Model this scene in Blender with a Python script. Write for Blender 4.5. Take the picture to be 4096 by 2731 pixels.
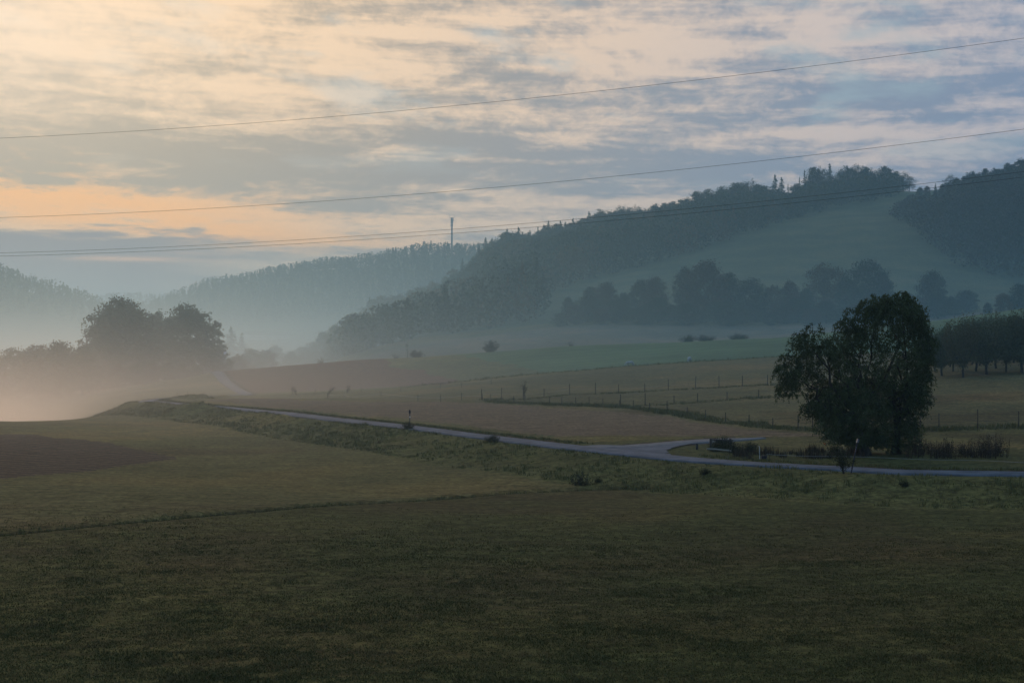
import bpy, math, random
import numpy as np
from mathutils import Vector, Matrix, Quaternion

R = math.radians
rng = np.random.default_rng(7)
random.seed(7)
scene = bpy.context.scene
for o in list(bpy.data.objects):
    bpy.data.objects.remove(o)

# ------------------------------------------------------------------ camera, exposure
F = 1422.2          # focal length in pixels of a 1024 wide picture (50 mm on 36 mm)
CX, CY = 512.0, 341.0
CAMZ = 30.0         # camera height in world units; ground in front is about 7 m lower
cam = bpy.data.cameras.new("camera")
cam.lens = 50.0
cam.sensor_width = 36.0
cam.clip_start = 0.5
cam.clip_end = 30000
camo = bpy.data.objects.new("camera", cam)
scene.collection.objects.link(camo)
camo.location = (0, 0, CAMZ)
camo.rotation_euler = (R(90), 0, 0)
scene.camera = camo
scene.view_settings.view_transform = 'Standard'
scene.view_settings.look = 'None'
scene.view_settings.exposure = 0.10
scene.view_settings.gamma = 1.0
scene.render.engine = 'CYCLES'
cy = scene.cycles
cy.use_denoising = True
try:
    cy.denoiser = 'OPENIMAGEDENOISE'
    cy.denoising_input_passes = 'RGB_ALBEDO_NORMAL'
    cy.denoising_prefilter = 'ACCURATE'
except Exception:
    pass
cy.use_adaptive_sampling = False
cy.max_bounces = 6
cy.diffuse_bounces = 2
cy.glossy_bounces = 1
cy.transmission_bounces = 1
cy.transparent_max_bounces = 8
cy.volume_bounces = 2
cy.sample_clamp_indirect = 4.0

# ------------------------------------------------------------------ node helpers
class NT:
    """tiny expression builder for shader node trees"""
    def __init__(s, tree):
        s.t = tree
    def n(s, typ, **kw):
        nd = s.t.nodes.new(typ)
        for k, v in kw.items():
            setattr(nd, k, v)
        return nd
    def put(s, sock, v):
        if isinstance(v, bpy.types.NodeSocket):
            s.t.links.new(v, sock)
        else:
            if hasattr(sock.default_value, '__len__') and not hasattr(v, '__len__'):
                v = [v] * len(sock.default_value)
            if hasattr(v, '__len__') and len(sock.default_value) == 4 and len(v) == 3:
                v = (*v, 1.0)
            sock.default_value = v
    def m(s, op, a, b=0.0, c=0.0, clamp=False):
        nd = s.n('ShaderNodeMath', operation=op, use_clamp=clamp)
        s.put(nd.inputs[0], a); s.put(nd.inputs[1], b)
        s.put(nd.inputs[2], c)
        return nd.outputs[0]
    def add(s, a, b): return s.m('ADD', a, b)
    def sub(s, a, b): return s.m('SUBTRACT', a, b)
    def mul(s, a, b): return s.m('MULTIPLY', a, b)
    def xyz(s, x, y, z):
        nd = s.n('ShaderNodeCombineXYZ')
        s.put(nd.inputs[0], x); s.put(nd.inputs[1], y); s.put(nd.inputs[2], z)
        return nd.outputs[0]
    def sep(s, v):
        nd = s.n('ShaderNodeSeparateXYZ'); s.put(nd.inputs[0], v)
        return nd.outputs
    def mix(s, f, a, b, blend='MIX'):
        nd = s.n('ShaderNodeMix', data_type='RGBA', blend_type=blend, clamp_factor=True)
        s.put(nd.inputs[0], f); s.put(nd.inputs[6], a); s.put(nd.inputs[7], b)
        return nd.outputs[2]
    def ramp(s, v, lo, hi, a=0.0, b=1.0):
        nd = s.n('ShaderNodeMapRange', interpolation_type='SMOOTHSTEP', clamp=True)
        s.put(nd.inputs[0], v); s.put(nd.inputs[1], lo); s.put(nd.inputs[2], hi)
        s.put(nd.inputs[3], a); s.put(nd.inputs[4], b)
        return nd.outputs[0]
    def noise(s, vec, scale, detail=4, rough=0.55, dist=0.0, out=0):
        nd = s.n('ShaderNodeTexNoise')
        if vec is not None: s.put(nd.inputs['Vector'], vec)
        nd.inputs['Scale'].default_value = scale
        nd.inputs['Detail'].default_value = detail
        nd.inputs['Roughness'].default_value = rough
        nd.inputs['Distortion'].default_value = dist
        return nd.outputs[out]
    def vmul(s, v, k):
        nd = s.n('ShaderNodeVectorMath', operation='MULTIPLY')
        s.put(nd.inputs[0], v); s.put(nd.inputs[1], k)
        return nd.outputs[0]
    def vadd(s, v, k):
        nd = s.n('ShaderNodeVectorMath', operation='ADD')
        s.put(nd.inputs[0], v); s.put(nd.inputs[1], k)
        return nd.outputs[0]

# ------------------------------------------------------------------ world: clouded dawn sky
SUN_AZ, SUN_EL = -21.0, 14.0
def ang(X, v):      # direction of a sky feature, in degrees of azimuth and elevation
    a = math.atan((X - CX) / F)
    e = math.atan((CY - v) / F * math.cos(a))
    return math.degrees(a), math.degrees(e)

world = bpy.data.worlds.new("World")
scene.world = world
world.use_nodes = True
wt = world.node_tree
wt.nodes.clear()
W = NT(wt)
out = W.n('ShaderNodeOutputWorld')
bg = W.n('ShaderNodeBackground')
bg.inputs['Strength'].default_value = 0.1
wt.links.new(bg.outputs[0], out.inputs[0])
sky = W.n('ShaderNodeTexSky', sky_type='NISHITA')
sky.sun_disc = False
sky.sun_elevation = R(SUN_EL)
sky.sun_rotation = R(SUN_AZ)
sky.dust_density = 2.0
tc = W.n('ShaderNodeTexCoord')
dx, dy, dz = W.sep(tc.outputs['Generated'])
az = W.mul(W.m('ARCTAN2', dx, dy), 180 / math.pi)
el = W.mul(W.m('ARCSINE', dz), 180 / math.pi)
# cloud coordinates: stretched sideways, more so near the horizon
elc = W.m('MAXIMUM', el, -2.0)
lay = W.m('DIVIDE', 60.0, W.add(elc, 9.0))          # like 1/sin(elevation) for a cloud layer
P = W.xyz(W.mul(az, 0.075), W.mul(lay, 1.5), 0.3)
warp = W.noise(P, 1.6, 3, 0.55, out=1)
wv_ = W.vadd(warp, (-0.5, -0.5, -0.5))
nA = W.noise(W.vadd(P, W.vmul(wv_, (0.7, 0.5, 0.0))), 1.6, 7, 0.58)                      # broad banks
P2 = W.xyz(W.add(W.mul(az, 0.20), W.mul(el, 0.16)), W.add(W.mul(lay, 3.6), W.mul(az, 0.02)), 4.3)
nB = W.noise(W.vadd(P2, W.vmul(wv_, (1.4, 1.2, 0.0))), 1.5, 8, 0.62)   # ripples
P3 = W.xyz(W.mul(az, 0.085), W.add(W.mul(el, 0.95), W.mul(az, 0.03)), 9.0)
nC = W.noise(W.vadd(P3, W.vmul(wv_, (0.3, 0.3, 0.0))), 1.7, 6, 0.58)                      # level streaks
P4 = W.xyz(W.mul(az, 1.1), W.mul(lay, 10.0), 2.0)
nD = W.noise(W.vadd(P4, W.vmul(wv_, (2.0, 2.0, 0.0))), 1.5, 6, 0.65)   # small flecks
def blob(X, v, sx, sv, amp, slope=0.0):
    a0, e0 = ang(X, v)
    k = F * math.pi / 180
    da = W.sub(az, a0)
    de = W.sub(W.sub(el, e0), W.mul(da, slope))
    q = W.add(W.m('POWER', W.m('ABSOLUTE', W.mul(da, k / sx)), 2.0), W.m('POWER', W.m('ABSOLUTE', W.mul(de, k / sv)), 2.0))
    return W.mul(W.m('EXPONENT', W.mul(q, -1.0)), amp)
def total(lst):
    r = lst[0]
    for x in lst[1:]:
        r = W.add(r, x)
    return r
lit = W.add(W.add(W.mul(W.sub(nA, 0.5), 1.2), W.mul(W.sub(nB, 0.5), 1.9)), W.add(W.mul(W.sub(nC, 0.5), 1.8), W.mul(W.sub(nD, 0.5), 0.95)))
feat = total([
    blob(260, 166, 240, 26, -0.50, -0.03), blob(40, 152, 90, 14, -0.18), blob(640, 178, 280, 24, -0.30),
    blob(430, 132, 200, 12, -0.20), blob(890, 88, 95, 12, -0.50, -0.06), blob(720, 80, 110, 8, -0.25), blob(930, 118, 150, 7, -0.15),
    blob(60, 20, 200, 75, 0.35), blob(300, 80, 190, 35, 0.22), blob(90, 212, 150, 16, 0.55, -0.03),
    blob(600, 45, 260, 26, 0.20), blob(330, 226, 150, 9, 0.30), blob(800, 134, 190, 7, 0.42), blob(870, 50, 160, 22, 0.22),
    blob(960, 160, 100, 14, 0.15), blob(480, 205, 140, 10, 0.16), blob(330, 203, 90, 7, -0.25),
])
lit = W.add(lit, W.add(feat, 0.46))
# the low bank of cloud over the left-hand hills, with a firm top edge
edge = W.add(el, W.add(W.mul(W.sub(nB, 0.5), 1.6), W.mul(W.sub(nC, 0.5), 1.2)))
a_l, e_l = ang(60, 231)
bank = W.mul(W.ramp(edge, e_l + 0.25, e_l - 0.25), W.ramp(W.add(az, W.mul(W.sub(nC, 0.5), 3.0)), -7.0, -15.5))
toph = W.ramp(W.add(el, W.mul(W.sub(nC, 0.5), 3.0)), 3.6, 1.3)                          # everything sinks into grey near the horizon
lowg = W.m('MAXIMUM', bank, W.mul(toph, 0.9))
litf = W.ramp(lit, 0.02, W.ramp(az, -18.0, 0.0, 1.25, 0.92))
# distance from the hidden sun
sd = Vector((math.sin(R(SUN_AZ)) * math.cos(R(SUN_EL)), math.cos(R(SUN_AZ)) * math.cos(R(SUN_EL)), math.sin(R(SUN_EL))))
dot = W.n('ShaderNodeVectorMath', operation='DOT_PRODUCT')
W.put(dot.inputs[0], tc.outputs['Generated']); dot.inputs[1].default_value = sd
ca = W.m('ARCCOSINE', W.m('MINIMUM', dot.outputs['Value'], 1.0))
sunang = W.mul(ca, 180 / math.pi)
near = W.ramp(sunang, 34.0, 2.0)
mid = W.ramp(sunang, 75.0, 18.0)
S = 10.0
def c(r, g, b, k=1.0):
    return (r * S * k, g * S * k, b * S * k)
peach = W.mix(near, W.mix(mid, c(.24, .38, .62), c(.74, .585, .47)), c(1.10, .76, .45))
grey = W.mix(near, W.mix(mid, c(.12, .24, .46), c(.285, .312, .365)), c(.50, .385, .25))
col = W.mix(litf, grey, peach)
# gaps with pale blue behind
gap = W.mul(W.ramp(W.noise(W.vadd(P2, (3.1, 1.7, 2.0)), 0.9, 5, 0.55), 0.53, 0.68), W.ramp(el, 5.5, 9.0))
skyc = W.mix(0.10, c(.30, .41, .47), sky.outputs[0])
col = W.mix(W.mul(gap, W.ramp(az, -20.0, 6.0, 0.2, 0.6)), col, skyc)
# white glare where the sun stands behind the cloud
gl = blob(-30, 25, 210, 105, 1.0)
col = W.mix(W.mul(gl, 0.45), col, c(1.15, .93, .72))
# orange light under the clouds
org = total([blob(100, 208, 200, 24, 1.1, -0.03), blob(240, 235, 130, 12, 0.55, -0.05), blob(20, 175, 60, 30, 0.4), blob(330, 243, 120, 8, 0.2)])
col = W.mix(W.mul(org, W.mul(W.ramp(lit, 0.0, 0.70), W.ramp(W.add(nB, nC), 0.72, 1.05, 0.35, 1.0))), col, c(1.20, .60, .20))
hor = W.mix(W.ramp(az, 14.0, -18.0), c(.25, .30, .37), c(.30, .245, .24))
col = W.mix(lowg, col, hor)
streak = W.mul(total([blob(128, 258.5, 62, 2.4, 1.0), blob(215, 253, 45, 2.2, 0.55), blob(300, 250, 60, 3, .25)]), W.ramp(nB, 0.36, 0.55))
col = W.mix(streak, col, c(.80, .47, .31))
# below the horizon: dim ground colour
col = W.mix(W.ramp(el, 0.0, -3.0), col, c(.10, .10, .10))
wt.links.new(col, bg.inputs['Color'])
try:
    world.cycles.sampling_method = 'MANUAL'
    world.cycles.sample_map_resolution = 1024
except Exception:
    pass

sun = bpy.data.lights.new("sun", 'SUN')
sun.energy = 0.70
sun.angle = R(12)
sun.color = (1.0, 0.66, 0.42)
suno = bpy.data.objects.new("sun", sun)
scene.collection.objects.link(suno)
suno.rotation_euler = (-sd).to_track_quat('-Z', 'Y').to_euler()
suno.location = (0, 0, 200)

# ------------------------------------------------------------------ terrain function
# rows: distance -> list of (column, height relative to the camera) or ('v', ...) rows read as picture rows
def row(d, pts, isv=None):
    return d, [(x, (CY - q[1]) * d / F if isinstance(q, tuple) else q) for x, q in pts]
V = lambda v: ('v', v)
rows = [
    row(0.1, [(0, -6.2), (1024, -6.2)]),
    row(30, [(0, V(682)), (1024, V(682))]),
    row(60, [(0, -7.8), (512, -7.6), (1024, -7.4)]),
    row(80, [(0, -7.9), (320, -7.9), (580, -7.6), (700, -7.35), (896, -7.2), (1024, -7.1)]),
    row(100, [(0, -7.95), (256, -7.9), (512, -7.45), (640, -7.2), (800, -7.15), (896, -7.0), (1024, -6.9)]),
    row(120, [(0, -8.0), (256, -7.9), (384, -7.4), (512, -7.3), (640, -7.1), (768, -6.9), (896, -6.5), (1024, -6.4)]),
    row(150, [(0, -8.05), (256, -7.7), (384, -7.5), (512, -7.2), (640, -7.0), (768, -6.5), (896, -5.6), (1024, -4.8)]),
    row(170, [(0, -9.0), (60, -8.6), (144, -7.75), (256, -7.7), (384, -7.6), (512, -7.0), (640, -6.5), (768, -5.9), (896, -4.6), (1024, -3.7)]),
    row(200, [(0, -13), (60, -12), (110, -9.6), (144, -8.3), (190, -7.9), (256, -8.0), (384, -8.0), (512, -7.0), (640, -6.2), (768, -5.0), (896, -3.6), (1024, -2.2)]),
    row(230, [(0, -16), (60, -15.5), (110, -12.0), (144, -9.8), (190, -8.9), (256, -8.8), (384, -8.2), (512, -6.4), (640, -5.1), (768, -3.8), (896, -2.4), (1024, -.9)]),
    row(260, [(0, -16.5), (60, -16), (110, -12.6), (150, -10.4), (190, -9.8), (256, -9.7), (384, -8.6), (512, V(375)), (640, V(365)), (768, V(357)), (896, V(352)), (1024, V(345))]),
    row(290, [(0, -16.5), (60, -16), (110, -12.6), (150, -10.6), (190, -10.2), (256, -10.2), (320, -10.0), (384, -9.3), (512, V(376.5)), (640, V(366.5)), (768, V(358.3)), (896, V(353)), (1024, V(343))]),
    row(320, [(0, -16), (60, -15.5), (110, -12.4), (150, -10.6), (190, V(385.5)), (256, V(381)), (345, V(373)), (430, V(369)), (512, V(362)), (640, V(356)), (768, V(348)), (940, V(330)), (1024, V(320))]),
    row(350, [(0, -15.5), (60, -15), (110, -12.2), (150, -10.4), (200, V(375)), (215, V(371)), (256, V(368)), (345, V(360)), (430, V(356.5)), (566, V(346)), (680, V(342.5)), (780, V(337.5)), (940, V(320)), (1024, V(307)), (1300, V(290))]),
    row(385, [(0, -15.5), (110, -12.5), (200, -11.5), (256, -10.0), (345, -8.0), (430, -5.6), (566, -2.6), (680, -1.6), (780, -.5), (940, 4.0), (1024, 7.5), (1300, 11)]),
    row(430, [(0, -15.5), (110, -13), (200, -14), (300, -13), (345, -6.2), (430, -2.2), (566, 1.0), (680, 1.0), (780, 1.6), (940, 4.5), (1024, 8)]),
    row(480, [(0, -16), (200, -16), (300, -15), (345, -5.0), (415, 1.0), (542, 6.3), (600, 7.0), (700, 6.2), (800, 6.0), (900, 6.8), (1024, 12)]),
    row(600, [(0, -18), (256, -18), (330, -17), (384, -1), (440, 8), (475, 12), (544, 19), (640, 24), (768, 29), (896, 31), (1024, 27)]),
    row(800, [(0, -18), (256, -18), (330, -17), (384, 6), (440, 24), (475, 32), (544, 46), (640, 57), (768, 67), (896, 72), (960, 79), (1024, 90), (1300, 110)]),
    row(1000, [(0, -17), (230, -17), (350, -16), (384, 3), (420, 20), (440, 35), (475, 50.6), (544, 64), (650, 79.5), (780, V(210)), (830, V(199)), (900, V(194)), (925, V(196)), (960, 106), (1024, 118), (1300, 140)]),
    row(1200, [(-300, 20), (0, 2), (100, -14), (230, -10), (350, -12), (420, 0), (475, 25), (544, 40), (650, 55), (1024, 80)]),
    row(1400, [(-300, 80), (0, 38), (60, 20), (110, -6), (180, -12), (230, 1), (320, 4), (420, 8), (475, 15), (1024, 50)]),
    row(1600, [(-300, 125), (0, 72), (26, 57), (57, 50), (87, 38), (104, 28), (130, 10), (160, -8), (200, -2), (280, 12), (420, 28), (1024, 60)]),
    row(1900, [(-300, 90), (0, 40), (100, 4), (150, 6), (200, 32), (300, 60), (420, 84), (1024, 100)]),
    row(2200, [(-300, 60), (0, 5), (100, 18), (152, 48), (183, 65), (213, 82), (244, 88), (279, 100), (331, 111), (370, 117), (422, 134), (475, 133), (600, 140), (1024, 120)]),
    row(2700, [(-300, 60), (0, 5), (100, 10), (200, 40), (400, 90), (1024, 80)]),
    row(4000, [(-300, 90), (60, 90), (110, 112), (130, 116), (160, 108), (300, 100), (1024, 80)]),
    row(6500, [(0, 90), (1024, 90)]),
]
TX = np.linspace(-500, 1524, 507)
TD = np.array([r[0] for r in rows], float)
TZ = np.array([np.interp(TX, [p[0] for p in r[1]], [p[1] for p in r[1]]) for r in rows])
# round the columns off
ker = np.array([1, 4, 6, 4, 1.]) / 16
for _ in range(3):
    Tp = np.pad(TZ, ((0, 0), (2, 2)), mode='edge')
    TZ = sum(ker[k] * Tp[:, k:k + TZ.shape[1]] for k in range(5))
LD = np.log(TD + 20.0)
h_ = np.diff(LD)[:, None]
dl = np.diff(TZ, axis=0) / h_
SL = np.zeros_like(TZ)
SL[0] = dl[0]; SL[-1] = dl[-1]
for i in range(1, len(TD) - 1):       # monotone cubic slopes
    a, b = dl[i - 1], dl[i]
    w1, w2 = 2 * h_[i, 0] + h_[i - 1, 0], h_[i, 0] + 2 * h_[i - 1, 0]
    with np.errstate(divide='ignore', invalid='ignore'):
        s = (w1 + w2) / (w1 / a + w2 / b)
    SL[i] = np.where(a * b > 0, s, 0.0)

def vnoise(x, y, seed=0):
    """smooth value noise, vectorised, about -1..1"""
    xi = np.floor(x).astype(np.int64); yi = np.floor(y).astype(np.int64)
    fx = x - xi; fy = y - yi
    fx = fx * fx * (3 - 2 * fx); fy = fy * fy * (3 - 2 * fy)
    def hsh(a, b):
        n = (a * 374761393 + b * 668265263 + seed * 974711) & 0x7fffffff
        n = ((n ^ (n >> 13)) * 1274126177) & 0x7fffffff
        return ((n ^ (n >> 16)) & 0xffff) / 32767.5 - 1
    return (hsh(xi, yi) * (1 - fx) * (1 - fy) + hsh(xi + 1, yi) * fx * (1 - fy)
            + hsh(xi, yi + 1) * (1 - fx) * fy + hsh(xi + 1, yi + 1) * fx * fy)

def zbase(x, y):
    x = np.asarray(x, float); y = np.asarray(y, float)
    th = np.arctan2(x, y); r = np.hypot(x, y)
    tc_ = np.clip(th, -R(34), R(34))
    d = np.clip(r * np.cos(tc_), 0.2, 6499.0)
    X = CX + F * np.tan(tc_)
    u = np.clip((X - TX[0]) / (TX[1] - TX[0]), 0, len(TX) - 1.001)
    iu = u.astype(int); fu = u - iu
    ld = np.log(d + 20.0)
    k = np.clip(np.searchsorted(LD, ld) - 1, 0, len(LD) - 2)
    h = LD[k + 1] - LD[k]; t = (ld - LD[k]) / h
    def at(col):
        z0, z1, s0, s1 = TZ[k, col], TZ[k + 1, col], SL[k, col], SL[k + 1, col]
        return ((2 * t**3 - 3 * t**2 + 1) * z0 + (t**3 - 2 * t**2 + t) * h * s0
                + (-2 * t**3 + 3 * t**2) * z1 + (t**3 - t**2) * h * s1)
    return at(iu) * (1 - fu) + at(iu + 1) * fu + CAMZ

def polydist(x, y, poly):
    """distance to a polyline and signed side (positive: nearer the camera)"""
    best = np.full(x.shape, 1e9); side = np.zeros(x.shape)
    for (x0, y0), (x1, y1) in zip(poly[:-1], poly[1:]):
        ex, ey = x1 - x0, y1 - y0; L2 = ex * ex + ey * ey + 1e-9
        t = np.clip(((x - x0) * ex + (y - y0) * ey) / L2, 0, 1)
        px_, py_ = x0 + t * ex, y0 + t * ey
        dd = np.hypot(x - px_, y - py_)
        m_ = dd < best
        best = np.where(m_, dd, best)
        side = np.where(m_, py_ - y, side)
    return best, np.sign(side)

def sstep(v, a, b):
    t = np.clip((v - a) / (b - a), 0, 1)
    return t * t * (3 - 2 * t)

def cast_with(zf, X, v, dmin=20.0, dmax=6000.0):
    """where the picture ray through (X, v) first meets the ground"""
    ds = np.exp(np.linspace(math.log(dmin), math.log(dmax), 2600))
    xs = (X - CX) / F * ds
    zr = CAMZ + (CY - v) / F * ds
    below = zr < zf(xs, ds)
    idx = np.argmax(below)
    if not below[idx]:
        return None
    i = max(idx - 1, 0)
    lo, hi = ds[i], ds[idx]
    for _ in range(20):
        md = (lo + hi) / 2
        if CAMZ + (CY - v) / F * md < float(zf(np.array([(X - CX) / F * md]), np.array([md]))[0]): hi = md
        else: lo = md
    d = (lo + hi) / 2
    return ((X - CX) / F * d, d)

D2 = 2.2969        # picture positions below were read on a 2352 pixel wide copy
def pts(lst, zf, **kw):
    r = []
    for a, b in lst:
        q = cast_with(zf, a / D2, b / D2, **kw)
        if q: r.append(q)
    return r

def smooth_poly(p, n=2):
    for _ in range(n):
        q = [p[0]]
        for a, b in zip(p[:-1], p[1:]):
            q.append((a[0] * .75 + b[0] * .25, a[1] * .75 + b[1] * .25))
            q.append((a[0] * .25 + b[0] * .75, a[1] * .25 + b[1] * .75))
        q.append(p[-1]); p = q
    return p

# road centre lines, given as (column, distance)
def CD(lst):
    return [((X - CX) / F * d, d) for X, d in lst]
road_main = smooth_poly(CD([(1500, 70), (1200, 73), (1024, 76.5), (950, 77.5), (896, 78.3), (850, 80.4), (800, 82.2), (740, 84.6), (690, 87.4), (640, 91.6), (605, 95.0), (570, 98.4),
                            (512, 106), (450, 114.5), (384, 126.5), (330, 139), (285, 151), (240, 161), (205, 169), (170, 178),
                            (148, 188), (146, 198), (165, 208), (200, 222), (235, 243), (247, 262), (243, 283), (232, 310), (221, 335), (215, 352), (214, 375), (220, 400)]))
road_side = smooth_poly(CD([(590, 97.5), (640, 99.2), (690, 101.5), (740, 103.5), (800, 106), (870, 109), (940, 112), (1005, 115.5), (1080, 120), (1300, 130)]))
ditch = smooth_poly(CD([(-300, 50), (0, 57), (170, 63), (310, 69.5), (470, 77), (580, 81.5), (640, 80.5)]))

def zf0(x, y):
    x = np.asarray(x, float); y = np.asarray(y, float)
    z = zbase(x, y)
    nearm = (y > 20) & (y < 460) & (np.abs(x) < 260)
    if nearm.any():
        xn, yn = x[nearm], y[nearm]
        d, s = polydist(xn, yn, road_main)
        fade = 1 - sstep(yn, 215, 250)
        sc = np.clip(1.0 + 0.12 * vnoise(xn / 9, yn / 9, 3), 0.8, 1.3)
        off = np.where(s > 0, -0.80 * sstep(d, 2.1, 8.5) * (1 - sstep(d, 9, 42)) * sc, -0.12 * sstep(d, 2.2, 4.0) * (1 - sstep(d, 4, 12)))
        off = off + (0.20 + 0.22 * sstep(yn, 128, 150)) * np.exp(-((d - 3.0) / 1.1) ** 2) * (s > 0) * (0.6 + 0.6 * vnoise(xn / 2.3, yn / 2.3, 8)) * (d > 1.9)
        dd, _ = polydist(xn, yn, ditch)
        off2 = -0.16 * np.exp(-(dd / 0.6) ** 2) + 0.05 * np.exp(-((dd - 1.3) / 0.6) ** 2)
        mr = 1 - np.exp(-(d / 3.5) ** 2)
        ds_, _ = polydist(xn, yn, road_side)
        mr = mr * (1 - np.exp(-(ds_ / 3.0) ** 2))
        bumps = (0.05 * vnoise(xn / 3.1, yn / 3.1, 1) + 0.10 * vnoise(xn / 11, yn / 11, 2)) * mr
        hx, hy = (189 - CX) / F * 163, 163.0
        off2 = off2 + 0.62 * np.exp(-((xn - hx) / 3.2) ** 2 - ((yn - hy) / 2.6) ** 2)
        z = z.copy()
        z[nearm] += off * fade + off2 + bumps
    far = y > 300
    if far.any():
        k = np.clip((y[far] - 300) / 500, 0, 1)
        z = z.copy()
        z[far] += k * (1.6 * vnoise(x[far] / 60, y[far] / 60, 5) + 0.5 * vnoise(x[far] / 17, y[far] / 17, 6))
    return z
zfun = zf0
def gz(x, y):
    return float(zfun(np.array([float(x)]), np.array([float(y)]))[0])
def at(X, d):
    """world ground point in column X at distance d"""
    x = (X - CX) / F * d
    return Vector((x, d, gz(x, d)))
def hit(X, v, **kw):
    q = cast_with(zfun, X, v, **kw)
    if q is None: return at(X, 300)
    return Vector((q[0], q[1], gz(*q)))

# ------------------------------------------------------------------ object helpers
COL = scene.collection.objects
def new_mesh(name, verts, faces, mat=None, parent=None, smooth=False, loc=None):
    """verts: (N,3) array; faces: (M,3) or (M,4) int array or list of tuples"""
    me = bpy.data.meshes.new(name)
    if isinstance(faces, np.ndarray):
        verts = np.ascontiguousarray(verts, dtype=np.float32)
        k = faces.shape[1]
        me.vertices.add(len(verts)); me.vertices.foreach_set('co', verts.ravel())
        me.loops.add(faces.size); me.loops.foreach_set('vertex_index', np.ascontiguousarray(faces, dtype=np.int32).ravel())
        me.polygons.add(len(faces))
        me.polygons.foreach_set('loop_start', np.arange(0, faces.size, k, dtype=np.int32))
        if smooth: me.polygons.foreach_set('use_smooth', np.ones(len(faces), bool))
        me.update(calc_edges=True)
    else:
        me.from_pydata([tuple(v) for v in verts], [], faces)
        if smooth:
            for p in me.polygons: p.use_smooth = True
    if mat: me.materials.append(mat)
    o = bpy.data.objects.new(name, me)
    COL.link(o)
    if parent: o.parent = parent
    if loc is not None: o.location = loc
    return o
def empty(name, loc=(0, 0, 0), rz=0.0):
    o = bpy.data.objects.new(name, None)
    o.empty_display_size = 0.3
    COL.link(o); o.location = loc; o.rotation_euler = (0, 0, rz)
    return o
def tag(o, label=None, cat=None, group=None, kind=None):
    if label: o['label'] = label
    if cat: o['category'] = cat
    if group: o['group'] = group
    if kind: o['kind'] = kind
    return o
def copy_tree(o, parent=None):
    c_ = o.copy(); COL.link(c_); c_.parent = parent
    for ch in [q for q in bpy.data.objects if q.parent == o]:
        copy_tree(ch, c_)
    return c_

class MB:
    """collects boxes, tubes and leaves for ONE mesh object"""
    def __init__(s): s.v = []; s.f = []
    def box(s, c_, size, rot=None):
        b = len(s.v); hx, hy, hz = size[0] / 2, size[1] / 2, size[2] / 2
        for sx, sy, sz in ((-1,-1,-1),(1,-1,-1),(1,1,-1),(-1,1,-1),(-1,-1,1),(1,-1,1),(1,1,1),(-1,1,1)):
            p = Vector((sx * hx, sy * hy, sz * hz))
            if rot is not None: p = rot @ p
            s.v.append(p + Vector(c_))
        for f in ((0,3,2,1),(4,5,6,7),(0,1,5,4),(1,2,6,5),(2,3,7,6),(3,0,4,7)):
            s.f.append(tuple(b + i for i in f))
    def tube(s, path, radii, n=6, cap=True):
        b = len(s.v); path = [Vector(p) for p in path]
        for i, p in enumerate(path):
            t = (path[min(i + 1, len(path) - 1)] - path[max(i - 1, 0)])
            if t.length < 1e-9: t = Vector((0, 0, 1))
            t.normalize()
            a = t.cross(Vector((0.31, 0.92, 0.12)) if abs(t.y) < .9 else Vector((1, 0, 0))).normalized()
            c_ = t.cross(a)
            r = radii[i] if hasattr(radii, '__len__') else radii
            for k in range(n):
                q = 2 * math.pi * k / n
                s.v.append(p + (a * math.cos(q) + c_ * math.sin(q)) * r)
        for i in range(len(path) - 1):
            for k in range(n):
                k2 = (k + 1) % n
                s.f.append((b + i * n + k, b + i * n + k2, b + (i + 1) * n + k2, b + (i + 1) * n + k))
        if cap:
            s.f.append(tuple(b + k for k in reversed(range(n))))
            s.f.append(tuple(b + (len(path) - 1) * n + k for k in range(n)))
    def build(s, name, mat, parent=None, smooth=False, loc=None):
        return new_mesh(name, s.v, s.f, mat, parent, smooth, loc)

def leaf_quads(cen, length, width, up_bias=0.0, dirs=None, r=None):
    """cen (N,3): one diamond-like quad each, random orientation -> verts, faces"""
    r = r or rng
    n = len(cen)
    if dirs is None:
        a = r.normal(size=(n, 3)); a[:, 2] += up_bias
    else:
        a = dirs + r.normal(size=(n, 3)) * 0.25
    a /= np.linalg.norm(a, axis=1, keepdims=True) + 1e-9
    b = r.normal(size=(n, 3)); b -= (b * a).sum(1, keepdims=True) * a
    b /= np.linalg.norm(b, axis=1, keepdims=True) + 1e-9
    L = np.asarray(length).reshape(-1, 1) * (0.7 + 0.6 * r.random((n, 1))) * 0.5
    Wd = np.asarray(width).reshape(-1, 1) * (0.7 + 0.6 * r.random((n, 1))) * 0.5
    v = np.stack([cen - a * L, cen + b * Wd - a * L * .1, cen + a * L, cen - b * Wd - a * L * .1], 1).reshape(-1, 3)
    f = np.arange(4 * n).reshape(n, 4)
    return v, f

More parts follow.
